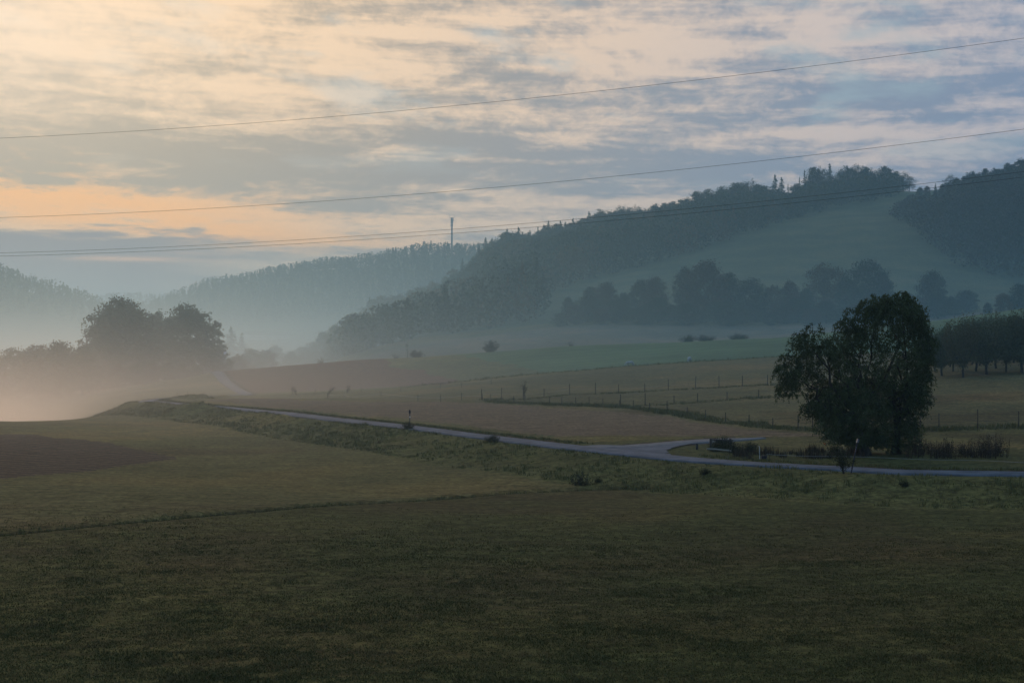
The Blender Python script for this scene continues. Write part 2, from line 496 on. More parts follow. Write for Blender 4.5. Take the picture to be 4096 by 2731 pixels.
# ------------------------------------------------------------------ materials
def mat_new(name):
    m_ = bpy.data.materials.new(name); m_.use_nodes = True
    t = m_.node_tree; t.nodes.clear()
    N = NT(t)
    o_ = N.n('ShaderNodeOutputMaterial'); p_ = N.n('ShaderNodeBsdfPrincipled')
    t.links.new(p_.outputs[0], o_.inputs[0])
    p_.inputs['Specular IOR Level'].default_value = 0.2
    return m_, N, p_
def mat_leaf(name, c1, c2, c3=None, rough=0.75, big=0.25):
    """leaf colours vary from leaf to leaf and from bough to bough"""
    m_, N, p_ = mat_new(name)
    g = N.n('ShaderNodeNewGeometry'); tcn = N.n('ShaderNodeTexCoord'); oi = N.n('ShaderNodeObjectInfo')
    n1 = N.noise(tcn.outputs['Object'], big, 2, 0.5)
    f = N.add(N.mul(g.outputs['Random Per Island'], 0.5), N.mul(N.ramp(n1, 0.35, 0.65), 0.5))
    col_ = N.mix(f, c1, c2)
    if c3:
        col_ = N.mix(N.mul(N.ramp(oi.outputs['Random'], 0.35, 1.0), 0.75), col_, c3)
    N.put(p_.inputs['Base Color'], col_)
    p_.inputs['Roughness'].default_value = rough
    p_.inputs['Specular IOR Level'].default_value = 0.12
    return m_
def mat_plain(name, c1, c2, scale=8.0, rough=0.8, bump=0.0, stretch=(1, 1, 1), spec=0.2, metal=0.0):
    m_, N, p_ = mat_new(name)
    tcn = N.n('ShaderNodeTexCoord')
    vv = N.vmul(tcn.outputs['Object'], stretch)
    n1 = N.noise(vv, scale, 5, 0.6)
    N.put(p_.inputs['Base Color'], N.mix(N.ramp(n1, 0.3, 0.7), c1, c2))
    p_.inputs['Roughness'].default_value = rough
    p_.inputs['Specular IOR Level'].default_value = spec
    p_.inputs['Metallic'].default_value = metal
    if bump:
        b = N.n('ShaderNodeBump'); b.inputs['Distance'].default_value = bump
        N.put(b.inputs['Height'], n1); N.t.links.new(b.outputs[0], p_.inputs['Normal'])
    return m_
M = {
    'willow': mat_leaf('willow_leaves', (.050, .066, .024), (.098, .115, .042), big=0.6),
    'broad': mat_leaf('broadleaf_leaves', (.030, .040, .014), (.062, .066, .024), (.085, .060, .025)),
    'hedge': mat_leaf('hedge_leaves', (.030, .042, .016), (.060, .070, .026), (.090, .055, .028)),
    'autumn': mat_leaf('autumn_leaves', (.085, .060, .022), (.110, .085, .030)),
    'conifer': mat_leaf('conifer_needles', (.016, .028, .014), (.030, .044, .022)),
    'orchard': mat_leaf('orchard_leaves', (.075, .090, .040), (.125, .140, .060), (.13, .11, .05)),
    'shrub': mat_leaf('shrub_leaves', (.030, .036, .015), (.060, .058, .024)),
    'bark': mat_plain('bark', (.035, .028, .020), (.070, .058, .044), 6, .9, .03, (1, 1, .2)),
    'wood': mat_plain('weathered_wood', (.045, .038, .030), (.090, .080, .065), 9, .85, .01, (4, 4, .4)),
    'log': mat_plain('peeled_log', (.20, .17, .12), (.32, .28, .20), 5, .8, .01, (.4, 4, 4)),
    'white': mat_plain('white_plastic', (.62, .63, .62), (.74, .74, .72), 3, .5),
    'grey': mat_plain('grey_metal', (.13, .14, .15), (.18, .19, .20), 4, .45),
    'galv': mat_plain('galvanised_steel', (.16, .17, .18), (.22, .23, .24), 4, .5, metal=.3),
    'bluepost': mat_plain('dark_blue_paint', (.020, .026, .042), (.030, .038, .060), 12, .5),
    'wire': mat_plain('wire', (.035, .035, .038), (.05, .05, .055), 3, .6),
    'tape': mat_plain('electric_tape', (.32, .32, .30), (.40, .40, .38), 3, .6),
    'horse': mat_plain('white_coat', (.30, .29, .27), (.44, .43, .40), 2.2, .8),
    'plaster': mat_plain('white_plaster', (.62, .62, .60), (.74, .74, .72), 1.2, .9),
    'roof': mat_plain('roof_tiles', (.07, .05, .045), (.11, .08, .07), 3, .9),
    'glass': mat_plain('dark_window', (.03, .035, .04), (.05, .055, .06), 2, .2, spec=.5),
    'rust': mat_plain('red_band', (.35, .05, .03), (.42, .07, .04), 3, .5),
    'hip': mat_plain('rose_hips', (.55, .12, .02), (.65, .18, .03), 3, .4),
}
def mat_grass(name, c1, c2, c3):
    m_, N, p_ = mat_new(name)
    g = N.n('ShaderNodeNewGeometry')
    n1 = N.noise(g.outputs['Position'], 0.35, 3, 0.6)
    f = N.add(N.mul(g.outputs['Random Per Island'], 0.6), N.mul(N.ramp(n1, 0.3, 0.7), 0.4))
    cc = N.mix(f, c1, c2)
    cc = N.mix(N.ramp(N.noise(g.outputs['Position'], 0.9, 3, 0.6), 0.52, 0.68, 0, .7), cc, c3)
    N.put(p_.inputs['Base Color'], cc)
    p_.inputs['Roughness'].default_value = 0.7
    p_.inputs['Specular IOR Level'].default_value = 0.1
    return m_
M['tuft'] = mat_grass('tall_grass_blades', (.112, .102, .034), (.168, .150, .052), (.17, .128, .058))
M['turf'] = mat_grass('short_grass_blades', (.070, .066, .018), (.098, .088, .026), (.102, .074, .028))
M['weed'] = mat_grass('dry_weed_stems', (.045, .032, .020), (.080, .058, .036), (.055, .050, .025))

#@@SCENE
# ------------------------------------------------------------------ ground sheet
fine = np.arctan((np.linspace(-90, 1114, 903) - CX) / F)
lft = -np.exp(np.linspace(math.log(math.pi), math.log(-fine[0] * 1.004), 60))
angs = np.concatenate([lft, fine, -lft[::-1][:-1]])
inv = 1.0 / np.linspace(1 / 26.0, 1 / 230.0, 400)
dist = np.concatenate([np.array([1.0, 4, 8, 12, 16, 20, 23.5]), inv, np.linspace(230, 470, 190)[1:], np.exp(np.linspace(math.log(470), math.log(6400), 210))[1:]])
AA, RR = np.meshgrid(angs, dist)
# use straight-ahead distance inside the view and plain radius outside it
RRr = RR / np.cos(np.clip(AA, -R(34), R(34)))
RRr = np.minimum(RRr, 6450)
gx = RRr * np.sin(AA); gy = RRr * np.cos(AA)
gzz = zfun(gx.ravel(), gy.ravel())
nR, nA_ = AA.shape
verts = np.stack([gx.ravel(), gy.ravel(), gzz], 1)
ii = np.arange(nR - 1)[:, None] * nA_
jj = np.arange(nA_ - 1)[None, :]
q = (ii + jj)
faces = np.stack([q, q + 1, q + nA_ + 1, q + nA_], -1).reshape(-1, 4)

# what grows where
def in_poly(x, y, poly):
    ins = np.zeros(x.shape, bool)
    n = len(poly)
    for i in range(n):
        x0, y0 = poly[i]; x1, y1 = poly[(i + 1) % n]
        if y0 == y1: continue
        c_ = ((y0 > y) != (y1 > y)) & (x < (x1 - x0) * (y - y0) / (y1 - y0) + x0)
        ins ^= c_
    return ins
VX, VY = verts[:, 0], verts[:, 1]
wob = 0.25 * vnoise(VX / 0.9, VY / 0.9, 21) + 0.5 * vnoise(VX / 4.0, VY / 4.0, 22)
farw = np.clip(VY / 300, 0, 1) * 2
PX, PY = VX + wob * (0.4 + farw), VY + wob * (0.4 + farw)
colr = np.empty((len(verts), 3)); colr[:] = (.062, .066, .026)          # meadow
_dd, _ds = polydist(VX, VY, ditch)
colr[(VY > 50) & (_ds < 0)] = (.104, .096, .042)   # the next meadow, colour lightened to stand in for haze and grazing light
kind_ = np.zeros(len(verts))                                            # 0 grass, 1 soil, 2 young crop
def zone(poly, c_, k):
    m_ = in_poly(PX, PY, poly)
    colr[m_] = c_; kind_[m_] = k
    return m_
def fieldmask(lst, dmin=20.0):
    return pts(lst, zfun, dmin=dmin)
# pasture on the right and between the fences
past = fieldmask([(840, 918), (1100, 922), (1378, 943), (1490, 951), (1723, 986), (1860, 1000), (2352, 984)]) + CD([(1400, 115), (1400, 340), (1024, 300), (780, 250), (512, 245), (430, 240), (370, 200)])
zone(past, (.098, .090, .046), 0)
# strip beyond, still grass but paler
zone(CD([(250, 250), (430, 252), (640, 262), (768, 262), (900, 262), (900, 345), (640, 349), (400, 349), (330, 345), (300, 300)]), (.095, .098, .042), 0)
# green young crop under the skyline
crop = pts([(1070, 818), (1150, 833), (1239, 849), (1327, 857)], zfun, dmin=275) + CD([(620, 275), (640, 268), (768, 266), (896, 266), (1024, 268), (1400, 272), (1400, 362), (1024, 356), (780, 354), (600, 354), (450, 354)])
zone(crop, (.080, .122, .064), 2)
# ploughed field on the knoll
zone(CD([(222, 353), (256, 356), (345, 356), (385, 352)]) + pts([(905, 841), (964, 849), (1055, 873), (1030, 882), (800, 893), (640, 901), (592, 902)], zfun) + CD([(250, 268), (247, 290), (236, 315), (224, 338)]), (.100, .054, .036), 1)
# stubble / harrowed field beyond the road
zone(pts([(600, 912), (689, 917), (865, 922), (1099, 925), (1378, 943), (1490, 951), (1723, 986), (1900, 999), (1780, 1001), (1580, 1001), (1411, 1001), (1264, 1000), (1118, 983), (861, 954), (640, 936), (470, 918)], zfun), (.128, .094, .064), 1)
# little ploughed patch at the left edge
ploughed_patch = CD([(-260, 108)]) + pts([(10, 996), (70, 998), (250, 1016), (405, 1052), (300, 1066), (170, 1084), (10, 1098)], zfun) + CD([(-260, 74)])
zone(ploughed_patch, (.064, .048, .036), 1)
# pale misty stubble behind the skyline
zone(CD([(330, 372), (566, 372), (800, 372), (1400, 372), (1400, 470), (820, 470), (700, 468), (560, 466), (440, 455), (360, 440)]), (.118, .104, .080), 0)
# hillside meadow and forest floor
hill = VY > 480
colr[hill & (kind_ == 0)] = (.070, .088, .052)
forestA = [(-60, 480), (0, 2000), (-900, 2300)]
zone(CD([(775, 87), (850, 83), (900, 80), (1500, 73), (1500, 92), (1024, 93), (900, 94), (840, 95), (790, 93)]), (.056, .064, .028), 0)
# road verges: greener, with a strip of bare earth
nearm = (VY > 40) & (VY < 430) & (np.abs(VX) < 260)
dM = np.full(len(verts), 1e9); sM = np.zeros(len(verts))
dM[nearm], sM[nearm] = polydist(VX[nearm], VY[nearm], road_main)
dS = np.full(len(verts), 1e9)
dS[nearm], _ = polydist(VX[nearm], VY[nearm], road_side)
vw = wob * 0.8
g1 = (dM + vw < 5.2) & (sM < 0) & (kind_ == 1) & (VY < 230)
colr[g1] = (.050, .070, .026); kind_[g1] = 0
g2 = (dM + vw < 9) & (sM > 0) & (VY < 215)
colr[g2] = (.092, .092, .038)
e1 = (dM + wob * .5 > 1.3) & (dM + wob * .5 < 2.3) & (sM < 0)
colr[e1] = (.050, .038, .027)
e2 = (dS + wob * .5 < 2.0) & (CX + F * VX / np.maximum(VY, 1) < 735)
colr[e2] = (.055, .045, .033)
isl = (dM > 1.4) & (dM < 9) & (sM < 0) & (VY < 104) & (VY > 84) & (CX + F * VX / np.maximum(VY, 1) > 560)
colr[isl & ~e2] = (.072, .076, .032)
dD = np.full(len(verts), 1e9)
dD[nearm], _ = polydist(VX[nearm], VY[nearm], ditch)
colr[(dD + wob * .3) < 0.55] = (.028, .034, .015)
# brown, tired patches and darker tracks in the meadow
mead = (kind_ == 0) & (VY < 150)
pt = vnoise(VX / 14, VY / 10, 31) + 0.6 * vnoise(VX / 5, VY / 4, 32)
kk = np.clip((pt - 0.15) * 1.2, 0, 1)[:, None] * mead[:, None]
colr = colr * (1 - kk * .6) + np.array((.066, .050, .026)) * kk * .6
far_ = sstep(VY, 90, 130)[:, None]  # ground colour lightened with distance, haze brightening put into the albedo
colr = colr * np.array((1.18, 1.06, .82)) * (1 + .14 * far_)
M_g, N, p_ = mat_new('field_surface')
atc = N.n('ShaderNodeAttribute', attribute_name='field_colour')
atk = N.n('ShaderNodeAttribute', attribute_name='field_kind')
g = N.n('ShaderNodeNewGeometry'); pos = g.outputs['Position']
nf = N.noise(pos, 3.2, 6, 0.68)
nm_ = N.noise(N.vmul(pos, (1, 2.2, 1)), 0.55, 5, 0.62)
nl = N.noise(pos, 0.045, 4, 0.55)
base = atc.outputs['Color']
k1 = N.ramp(nf, 0.30, 0.70, 0.55, 1.5)
k2 = N.ramp(nm_, 0.30, 0.72, 0.74, 1.28)
k3 = N.ramp(nl, 0.32, 0.70, 0.82, 1.2)
fac = N.mul(N.mul(k1, k2), k3)
grassc = N.mix(1.0, base, N.xyz(fac, fac, fac), 'MULTIPLY')
# hue drift: olive to tawny
tawny = N.mix(N.mul(N.ramp(nl, 0.46, 0.66), 0.5), grassc, N.mix(1.0, grassc, (1.25, .92, .80), 'MULTIPLY'))
# furrows in tilled soil run along the valley, across the view
sx, sy, sz = N.sep(pos)
fur = N.m('SINE', N.add(N.mul(N.add(sy, N.mul(sx, 0.35)), 4.2), N.mul(N.noise(pos, 0.25, 2), 5.0)))
furk = N.add(1.0, N.mul(fur, 0.30))
kf = N.mul(furk, N.mul(k1, N.ramp(nm_, 0.3, 0.7, 0.8, 1.2)))
soil = N.mix(1.0, base, N.xyz(kf, kf, kf), 'MULTIPLY')
is_soil = N.m('GREATER_THAN', N.m('MULTIPLY', atk.outputs['Fac'], N.m('LESS_THAN', atk.outputs['Fac'], 1.5)), 0.5)
rowk = N.add(1.0, N.mul(N.m('SINE', N.add(N.mul(N.add(sy, N.mul(sx, -.2)), 1.1), N.mul(N.noise(pos, 0.1, 2), 3.0))), 0.06))
crc = N.mix(1.0, base, N.xyz(rowk, rowk, rowk), 'MULTIPLY')
crc = N.mix(1.0, crc, N.xyz(k3, k3, k3), 'MULTIPLY')
is_crop = N.m('GREATER_THAN', atk.outputs['Fac'], 1.5)
colf = N.mix(is_crop, N.mix(is_soil, tawny, soil), crc)
N.put(p_.inputs['Base Color'], colf)
p_.inputs['Roughness'].default_value = 0.95
p_.inputs['Specular IOR Level'].default_value = 0.05
b = N.n('ShaderNodeBump'); b.inputs['Distance'].default_value = 0.12; b.inputs['Strength'].default_value = 0.8
N.put(b.inputs['Height'], N.add(N.mul(nf, 0.6), N.mul(nm_, 0.8)))
N.t.links.new(b.outputs[0], p_.inputs['Normal'])
ground = new_mesh('ground', verts, faces, M_g, smooth=True)
a_ = ground.data.color_attributes.new('field_colour', 'FLOAT_COLOR', 'POINT')
a_.data.foreach_set('color', np.concatenate([colr, np.ones((len(colr), 1))], 1).astype(np.float32).ravel())
k_ = ground.data.attributes.new('field_kind', 'FLOAT', 'POINT')
k_.data.foreach_set('value', kind_.astype(np.float32))
tag(ground, kind='structure', label='rolling meadows and ploughed fields of the valley')

# ------------------------------------------------------------------ roads
def ribbon(name, line, width, mat, lift=0.05, label=None):
    p = [Vector((a, b_, 0)) for a, b_ in line]
    out_ = [p[0]]; step = 0.6; acc = 0
    for a, b_ in zip(p[:-1], p[1:]):
        L = (b_ - a).length; n = max(1, int(L / step))
        for i in range(1, n + 1): out_.append(a.lerp(b_, i / n))
    n = len(out_)
    P_ = np.array([(q_.x, q_.y) for q_ in out_])
    T = np.gradient(P_, axis=0); T /= np.linalg.norm(T, axis=1, keepdims=True) + 1e-9
    Nn = np.stack([-T[:, 1], T[:, 0]], 1)
    prof = [(-1.0, -0.30), (-0.99, 0.0), (-0.5, 0.035), (0, 0.05), (0.5, 0.035), (0.99, 0.0), (1.0, -0.30)]
    zc = zfun(P_[:, 0], P_[:, 1])
    zc = np.convolve(np.pad(zc, 6, mode='edge'), np.ones(13) / 13, 'valid')
    vs = []
    for i in range(n):
        wv = width(P_[i]) if callable(width) else width
        w = wv / 2 * (1 + 0.05 * float(vnoise(P_[i:i+1, 0] / 1.3, P_[i:i+1, 1] / 1.3, 77)[0]))
        for s_, dz_ in prof:
            x_, y_ = P_[i] + Nn[i] * s_ * w
            zz = float(zfun(np.array([x_]), np.array([y_]))[0])
            vs.append((x_, y_, max(zz, zc[i] - .08) + lift + dz_))
    m_ = len(prof)
    fs = [(i * m_ + k, i * m_ + k + 1, (i + 1) * m_ + k + 1, (i + 1) * m_ + k) for i in range(n - 1) for k in range(m_ - 1)]
    o_ = new_mesh(name, vs, fs, mat, smooth=True)
    tag(o_, kind='structure', label=label)
    return o_
m_, N, p_ = mat_new('old_asphalt')
g = N.n('ShaderNodeNewGeometry')
n1 = N.noise(g.outputs['Position'], 0.7, 5, 0.6); n2 = N.noise(g.outputs['Position'], 14, 3, 0.6)
ca_ = N.mix(N.ramp(n1, 0.42, 0.60), (.082, .092, .098), (.130, .140, .147))
ca_ = N.mix(N.ramp(n2, 0.4, 0.75, 0, .4), ca_, (.08, .08, .085))
N.put(p_.inputs['Base Color'], ca_); p_.inputs['Roughness'].default_value = 0.85
p_.inputs['Specular IOR Level'].default_value = 0.15
M['asphalt'] = m_
M['track'] = mat_plain('gravel_track', (.12, .115, .105), (.19, .18, .165), 1.5, .9)
ribbon('road', road_main, lambda p: 2.5, M['asphalt'], 0.05, 'narrow asphalt lane curving through the fields')
ribbon('side_road', [(a, b_) for a, b_ in road_side if CX + F * a / b_ < 775], lambda p: 2.5 if CX + F * p[0] / p[1] < 730 else max(.3, 2.5 * (780 - CX - F * p[0] / p[1]) / 50), M['track'], 0.045, 'gravel side lane branching off behind the willow')
# the paved fork where the two lanes meet
jm = CD([(572, 99.0), (610, 99.8), (650, 100.5), (700, 101.8), (700, 100.6), (684, 98.8), (673, 96.4), (667, 93.8), (669, 91.8), (680, 89.6), (700, 86.9), (650, 90.2), (600, 94.8)])
xs_ = np.arange(min(p[0] for p in jm) - .4, max(p[0] for p in jm) + .4, .2); ys_ = np.arange(min(p[1] for p in jm) - .4, max(p[1] for p in jm) + .4, .2)
GX, GY = np.meshgrid(xs_, ys_); nx_ = len(xs_)
wobx = .12 * vnoise(GX.ravel() / .7, GY.ravel() / .7, 12)
ins = in_poly(GX.ravel() + wobx, GY.ravel() + wobx, jm)
zj = zfun(GX.ravel(), GY.ravel()) + .062
vj = np.stack([GX.ravel(), GY.ravel(), zj], 1)
qi = (np.arange(len(ys_) - 1)[:, None] * nx_ + np.arange(nx_ - 1)[None, :]).ravel()
keep = ins[qi] & ins[qi + 1] & ins[qi + nx_] & ins[qi + nx_ + 1]
qi = qi[keep]
fj = np.stack([qi, qi + 1, qi + nx_ + 1, qi + nx_], 1)
used, inv_ = np.unique(fj, return_inverse=True)
tag(new_mesh('road_junction', vj[used], inv_.reshape(fj.shape), M['asphalt'], smooth=True), kind='structure', label='paved fork of the lane')
# ------------------------------------------------------------------ tree builders (each returns leaf and wood geometry)
def limb_tree(mb, base, tip, r0, r1, n=5, wob=0.12, r=None, seg=6):
    r = r or rng
    base = Vector(base); tip = Vector(tip); L = (tip - base).length
    path = []; rad = []
    for i in range(seg + 1):
        t = i / seg
        p = base.lerp(tip, t) + Vector(r.normal(size=3)) * wob * L * math.sin(math.pi * t) * 0.35
        path.append(p); rad.append(r0 * (1 - t) + r1 * t)
    mb.tube(path, rad, n)
    return path
def broadleaf(seed, H=16.0, Wd=13.0, clumps=300, per=26, leaf=0.42, low=0.12, lobes=22, flat=1.0, open_=0.0, clr=0.62):
    """broad crown of many leaf clumps on a forked trunk; base at z=0"""
    r = np.random.default_rng(seed)
    hw = Wd / 2; z0 = H * low; hh = H - z0
    def env(t):                       # crown outline: full and low at the sides, domed on top
        return math.sqrt(max(0.0, 1 - max(0, (t - .42) / .58) ** 2.3)) * (0.72 + .28 * min(1, t / .35) ** .7)
    lc = []
    for i in range(lobes):
        t = ((i + r.random()) / lobes) ** 0.82
        a = i * 2.399 + r.random() * .7
        lr = hw * (0.25 + 0.13 * r.random())
        rad = max(0, hw * env(t) - lr * .8) * (0.80 + .35 * r.random())
        lc.append((math.cos(a) * rad, math.sin(a) * rad, z0 + t * (hh - lr * .75), lr))
    cc = []
    for i in range(clumps):
        l = lc[i % len(lc)]
        d = r.normal(size=3); d /= np.linalg.norm(d)
        k = l[3] * (0.45 + 0.60 * r.random() ** 0.5)
        cc.append((l[0] + d[0] * k, l[1] + d[1] * k, max(z0 + .2, l[2] + d[2] * k * .9)))
    for i in range(clumps // 3):      # inner boughs
        t = r.random() * .85; a = r.random() * 6.283; rad = hw * env(t) * .6 * math.sqrt(r.random())
        cc.append((math.cos(a) * rad, math.sin(a) * rad, z0 + t * hh))
    cc = np.array(cc)
    cs = clr * (0.6 + 0.8 * r.random(len(cc)))
    pp = np.repeat(cc, per, 0) + r.normal(size=(len(cc) * per, 3)) * np.repeat(cs, per)[:, None] * np.array([1, 1, .75])
    v, f = leaf_quads(pp, leaf, leaf * 0.72, r=r)
    mb = MB()
    tr = H * 0.024
    top = limb_tree(mb, (0, 0, -0.4), (r.normal() * .3, r.normal() * .3, H * max(low * 1.2, .22)), tr * 1.25, tr * .8, 8, .05, r)[-1]
    limb_tree(mb, top, (0, 0, H * .86), tr * .75, tr * .1, 5, .15, r)
    for l in lc[:12]:
        limb_tree(mb, top + Vector((0, 0, r.random() * H * .12)), l[:3], tr * .5, tr * .08, 5, .2, r)
    return v, f, mb
def spruce(seed, H=20.0, Wd=6.0, whorls=26, leaf=0.55, gap=0.0, low=0.08):
    r = np.random.default_rng(seed); P_ = []; D_ = []
    mb = MB()
    limb_tree(mb, (0, 0, -0.5), (0, 0, H * 0.97), H * .017, H * .003, 6, .01, r)
    for i in range(whorls):
        t = (i + r.random() * .5) / whorls
        z = H * (low + (1 - low) * t)
        rad = Wd / 2 * (1 - t) ** 0.85 * (0.75 + 0.45 * r.random()) + 0.12
        nb = int(5 + 5 * (1 - t))
        for k in range(nb):
            if r.random() < gap: continue
            a = r.random() * 2 * math.pi; ln = rad * (0.6 + .5 * r.random())
            m_ = max(3, int(ln * 4.2))
            s = (np.arange(m_) + r.random(m_)) / m_
            x = math.cos(a) * ln * s; y = math.sin(a) * ln * s
            zz = z - 0.28 * ln * s + 0.12 * ln * s ** 2 + r.normal(size=m_) * .12
            sp_ = 0.25 * (1 - s) * ln + .12
            P_.append(np.stack([x + r.normal(size=m_) * sp_, y + r.normal(size=m_) * sp_, zz], 1))
            D_.append(np.tile([math.cos(a), math.sin(a), -0.3], (m_, 1)))
    P_.append(np.stack([r.normal(size=16) * .08, r.normal(size=16) * .08, H * (0.93 + .09 * r.random(16))], 1)); D_.append(np.tile([0, 0, 1.], (16, 1)))
    v, f = leaf_quads(np.concatenate(P_), leaf, leaf * .5, dirs=np.concatenate(D_), r=r)
    return v, f, mb
def open_pine(seed, H=17.0):
    """thin crown of a few layered plates on a bare trunk"""
    r = np.random.default_rng(seed); mb = MB(); P_ = []
    top = limb_tree(mb, (0, 0, -0.5), (r.normal() * .5, r.normal() * .5, H * .95), H * .018, H * .004, 6, .05, r, 9)
    for i in range(15):
        t = 0.42 + 0.56 * i / 14
        b_ = top[min(8, int(t * 9))]
        a = r.random() * 6.28; ln = (1.15 - t) * H * .42 * (.5 + .8 * r.random())
        tip = Vector((b_.x + math.cos(a) * ln, b_.y + math.sin(a) * ln, H * t + ln * .25))
        pth = limb_tree(mb, (b_.x, b_.y, H * t * .97), tip, H * .006, H * .002, 4, .1, r)
        for q_ in pth[2:]:
            n = 16
            P_.append(np.array(q_) + r.normal(size=(n, 3)) * np.array([.75, .75, .28]))
    v, f = leaf_quads(np.concatenate(P_), .42, .25, r=r)
    return v, f, mb
def orchard_tree(seed, H=6.2, Wd=5.0):
    r = np.random.default_rng(seed); mb = MB(); P_ = []
    top = limb_tree(mb, (0, 0, -0.3), (r.normal() * .1, r.normal() * .1, H * .2), .17, .14, 7, .05, r)[-1]
    for i in range(26):
        a = r.random() * 6.28; k = r.random() ** .6
        m_ = top + Vector((math.cos(a) * Wd * .36 * k, math.sin(a) * Wd * .36 * k, H * .16 + r.random() * H * .1))
        p1 = limb_tree(mb, top - Vector((0, 0, .2)), m_, .06, .035, 4, .1, r, 3)
        tp = m_ + Vector((math.cos(a) * Wd * .14, math.sin(a) * Wd * .14, H * (.34 + .24 * r.random()) * (1.1 - .35 * k)))
        p2 = limb_tree(mb, m_, tp, .03, .008, 3, .12, r, 6)
        for q_ in p1[1:] + p2:
            P_.append(np.array(q_) + r.normal(size=(26, 3)) * np.array([.30, .30, .30]))
        P_.append(np.array(p2[-1]) + r.normal(size=(14, 3)) * np.array([.10, .10, .3]))
    lo = np.stack([r.normal(size=700) * Wd * .24, r.normal(size=700) * Wd * .24, H * (.26 + .12 * r.random(700))], 1)
    P_.append(lo)
    v, f = leaf_quads(np.concatenate(P_), .20, .12, r=r)
    return v, f, mb
def bush(seed, H=2.5, Wd=3.0, stems=30, per=60, leaf=.14, spread=1.0, lsig=0.16):
    r = np.random.default_rng(seed); mb = MB(); P_ = []
    for i in range(stems):
        a = r.random() * 6.28; k = r.random() ** .5
        tip = Vector((math.cos(a) * Wd * .5 * k, math.sin(a) * Wd * .5 * k, H * (0.45 + .55 * r.random()) * math.sqrt(max(.12, 1 - .75 * k * k))))
        pth = limb_tree(mb, (r.normal() * .12 * Wd * spread, r.normal() * .12 * Wd * spread, -0.1), tip, .022, .006, 3, .15, r, 6)
        for q_ in pth[1:]:
            n = max(1, per // 6)
            if n: P_.append(np.array(q_) + r.normal(size=(n, 3)) * lsig)
    v, f = leaf_quads(np.concatenate(P_), leaf, leaf * .6, r=r)
    return v, f, mb
GROUPLIB = {}
def make_proto(name, builder, leafmat, woodmat='bark', **kw):
    v, f, mb = builder(**kw)
    root = empty(name)
    new_mesh('crown', v, f, M[leafmat], root)
    mb.build('trunk', M[woodmat], root, smooth=True)
    root['H'] = kw.get('H', 16.0)
    return root
class Lib:
    """prototype trees; the first use moves the prototype itself, later ones copy it"""
    def __init__(s): s.p = {}; s.used = {}
    def addp(s, key, name, builder, leafmat, **kw):
        s.p[key] = (name, builder, leafmat, kw)
    def place(s, key, loc, height, label, cat, group=None, rz=None, wide=1.0, name=None):
        nm, builder, leafmat, kw = s.p[key]
        H0 = kw.get('H', 16.0)
        if key not in s.used:
            root = make_proto(nm, builder, leafmat, **kw); s.used[key] = root; o = root
        else:
            src = s.used[key]
            o = src.copy(); COL.link(o)
            for ch in src.children:
                c_ = ch.copy(); COL.link(c_); c_.parent = o
            o.name = nm
        if 'H' in o: del o['H']
        if name: o.name = name
        k = height / H0
        o.location = loc; o.scale = (k * wide, k * wide, k)
        o.rotation_euler = (0, 0, random.random() * 6.28 if rz is None else rz)
        tag(o, label, cat, group)
        if group is None and 'group' in o: del o['group']
        return o
lib = Lib()
for i in range(3):
    lib.addp(f'b{i}', 'broadleaf_tree', broadleaf, 'broad', seed=100 + i, H=22.0, Wd=20.0, clumps=700, per=30, leaf=.58, low=.0, lobes=60, clr=.58)
for i in range(4):
    lib.addp(f'h{i}', 'broadleaf_tree', broadleaf, 'hedge', seed=200 + i, H=17.0, Wd=13.0 - i, clumps=300, per=20, leaf=.55, low=.04 + .02 * i, lobes=18 + 3 * i, clr=.6)
lib.addp('ha', 'broadleaf_tree', broadleaf, 'autumn', seed=230, H=15.0, Wd=12.0, clumps=240, per=18, leaf=.55, low=.04, lobes=16, clr=.6)
for i in range(3):
    lib.addp(f'r{i}', 'broadleaf_tree', broadleaf, 'hedge', seed=300 + i, H=18.0, Wd=12.0, clumps=150, per=18, leaf=.75, low=.16, lobes=14, clr=.75)
lib.addp('ro', 'broadleaf_tree', broadleaf, 'hedge', seed=310, H=18.0, Wd=13.0, clumps=110, per=14, leaf=.50, low=.30, lobes=14, clr=.8)
for i in range(3):
    lib.addp(f's{i}', 'spruce_tree', spruce, 'conifer', seed=400 + i, H=20.0, Wd=8.5 + i * 1.2, whorls=30, leaf=.95, gap=.08 * i)
lib.addp('st', 'spruce_tree', spruce, 'conifer', seed=410, H=20.0, Wd=5.2, whorls=30, leaf=.8, gap=.15)
for i in range(2):
    lib.addp(f'p{i}', 'pine_tree', open_pine, 'conifer', seed=420 + i, H=17.0)
for i in range(4):
    lib.addp(f'o{i}', 'orchard_tree', orchard_tree, 'orchard', seed=500 + i, H=6.2, Wd=5.2)
lib.addp('bu0', 'bush', bush, 'shrub', seed=600, H=3.0, Wd=3.6, stems=46, per=90, leaf=.17)
lib.addp('bu1', 'bush', bush, 'shrub', seed=601, H=1.4, Wd=3.4, stems=40, per=60, leaf=.13)
lib.addp('bu2', 'bush', bush, 'shrub', seed=602, H=1.6, Wd=2.6, stems=20, per=8, leaf=.12, lsig=.08)
lib.addp('bu3', 'bush', bush, 'shrub', seed=603, H=1.0, Wd=1.9, stems=40, per=70, leaf=.075, lsig=.07)

lib.addp('bu4', 'bush', bush, 'shrub', seed=604, H=1.1, Wd=1.7, stems=26, per=26, leaf=.085, lsig=.06)
def by_top(X, vtop, d):
    """height of something standing in column X at distance d whose top is seen at row vtop"""
    return (CY - vtop) * d / F + CAMZ - at(X, d).z

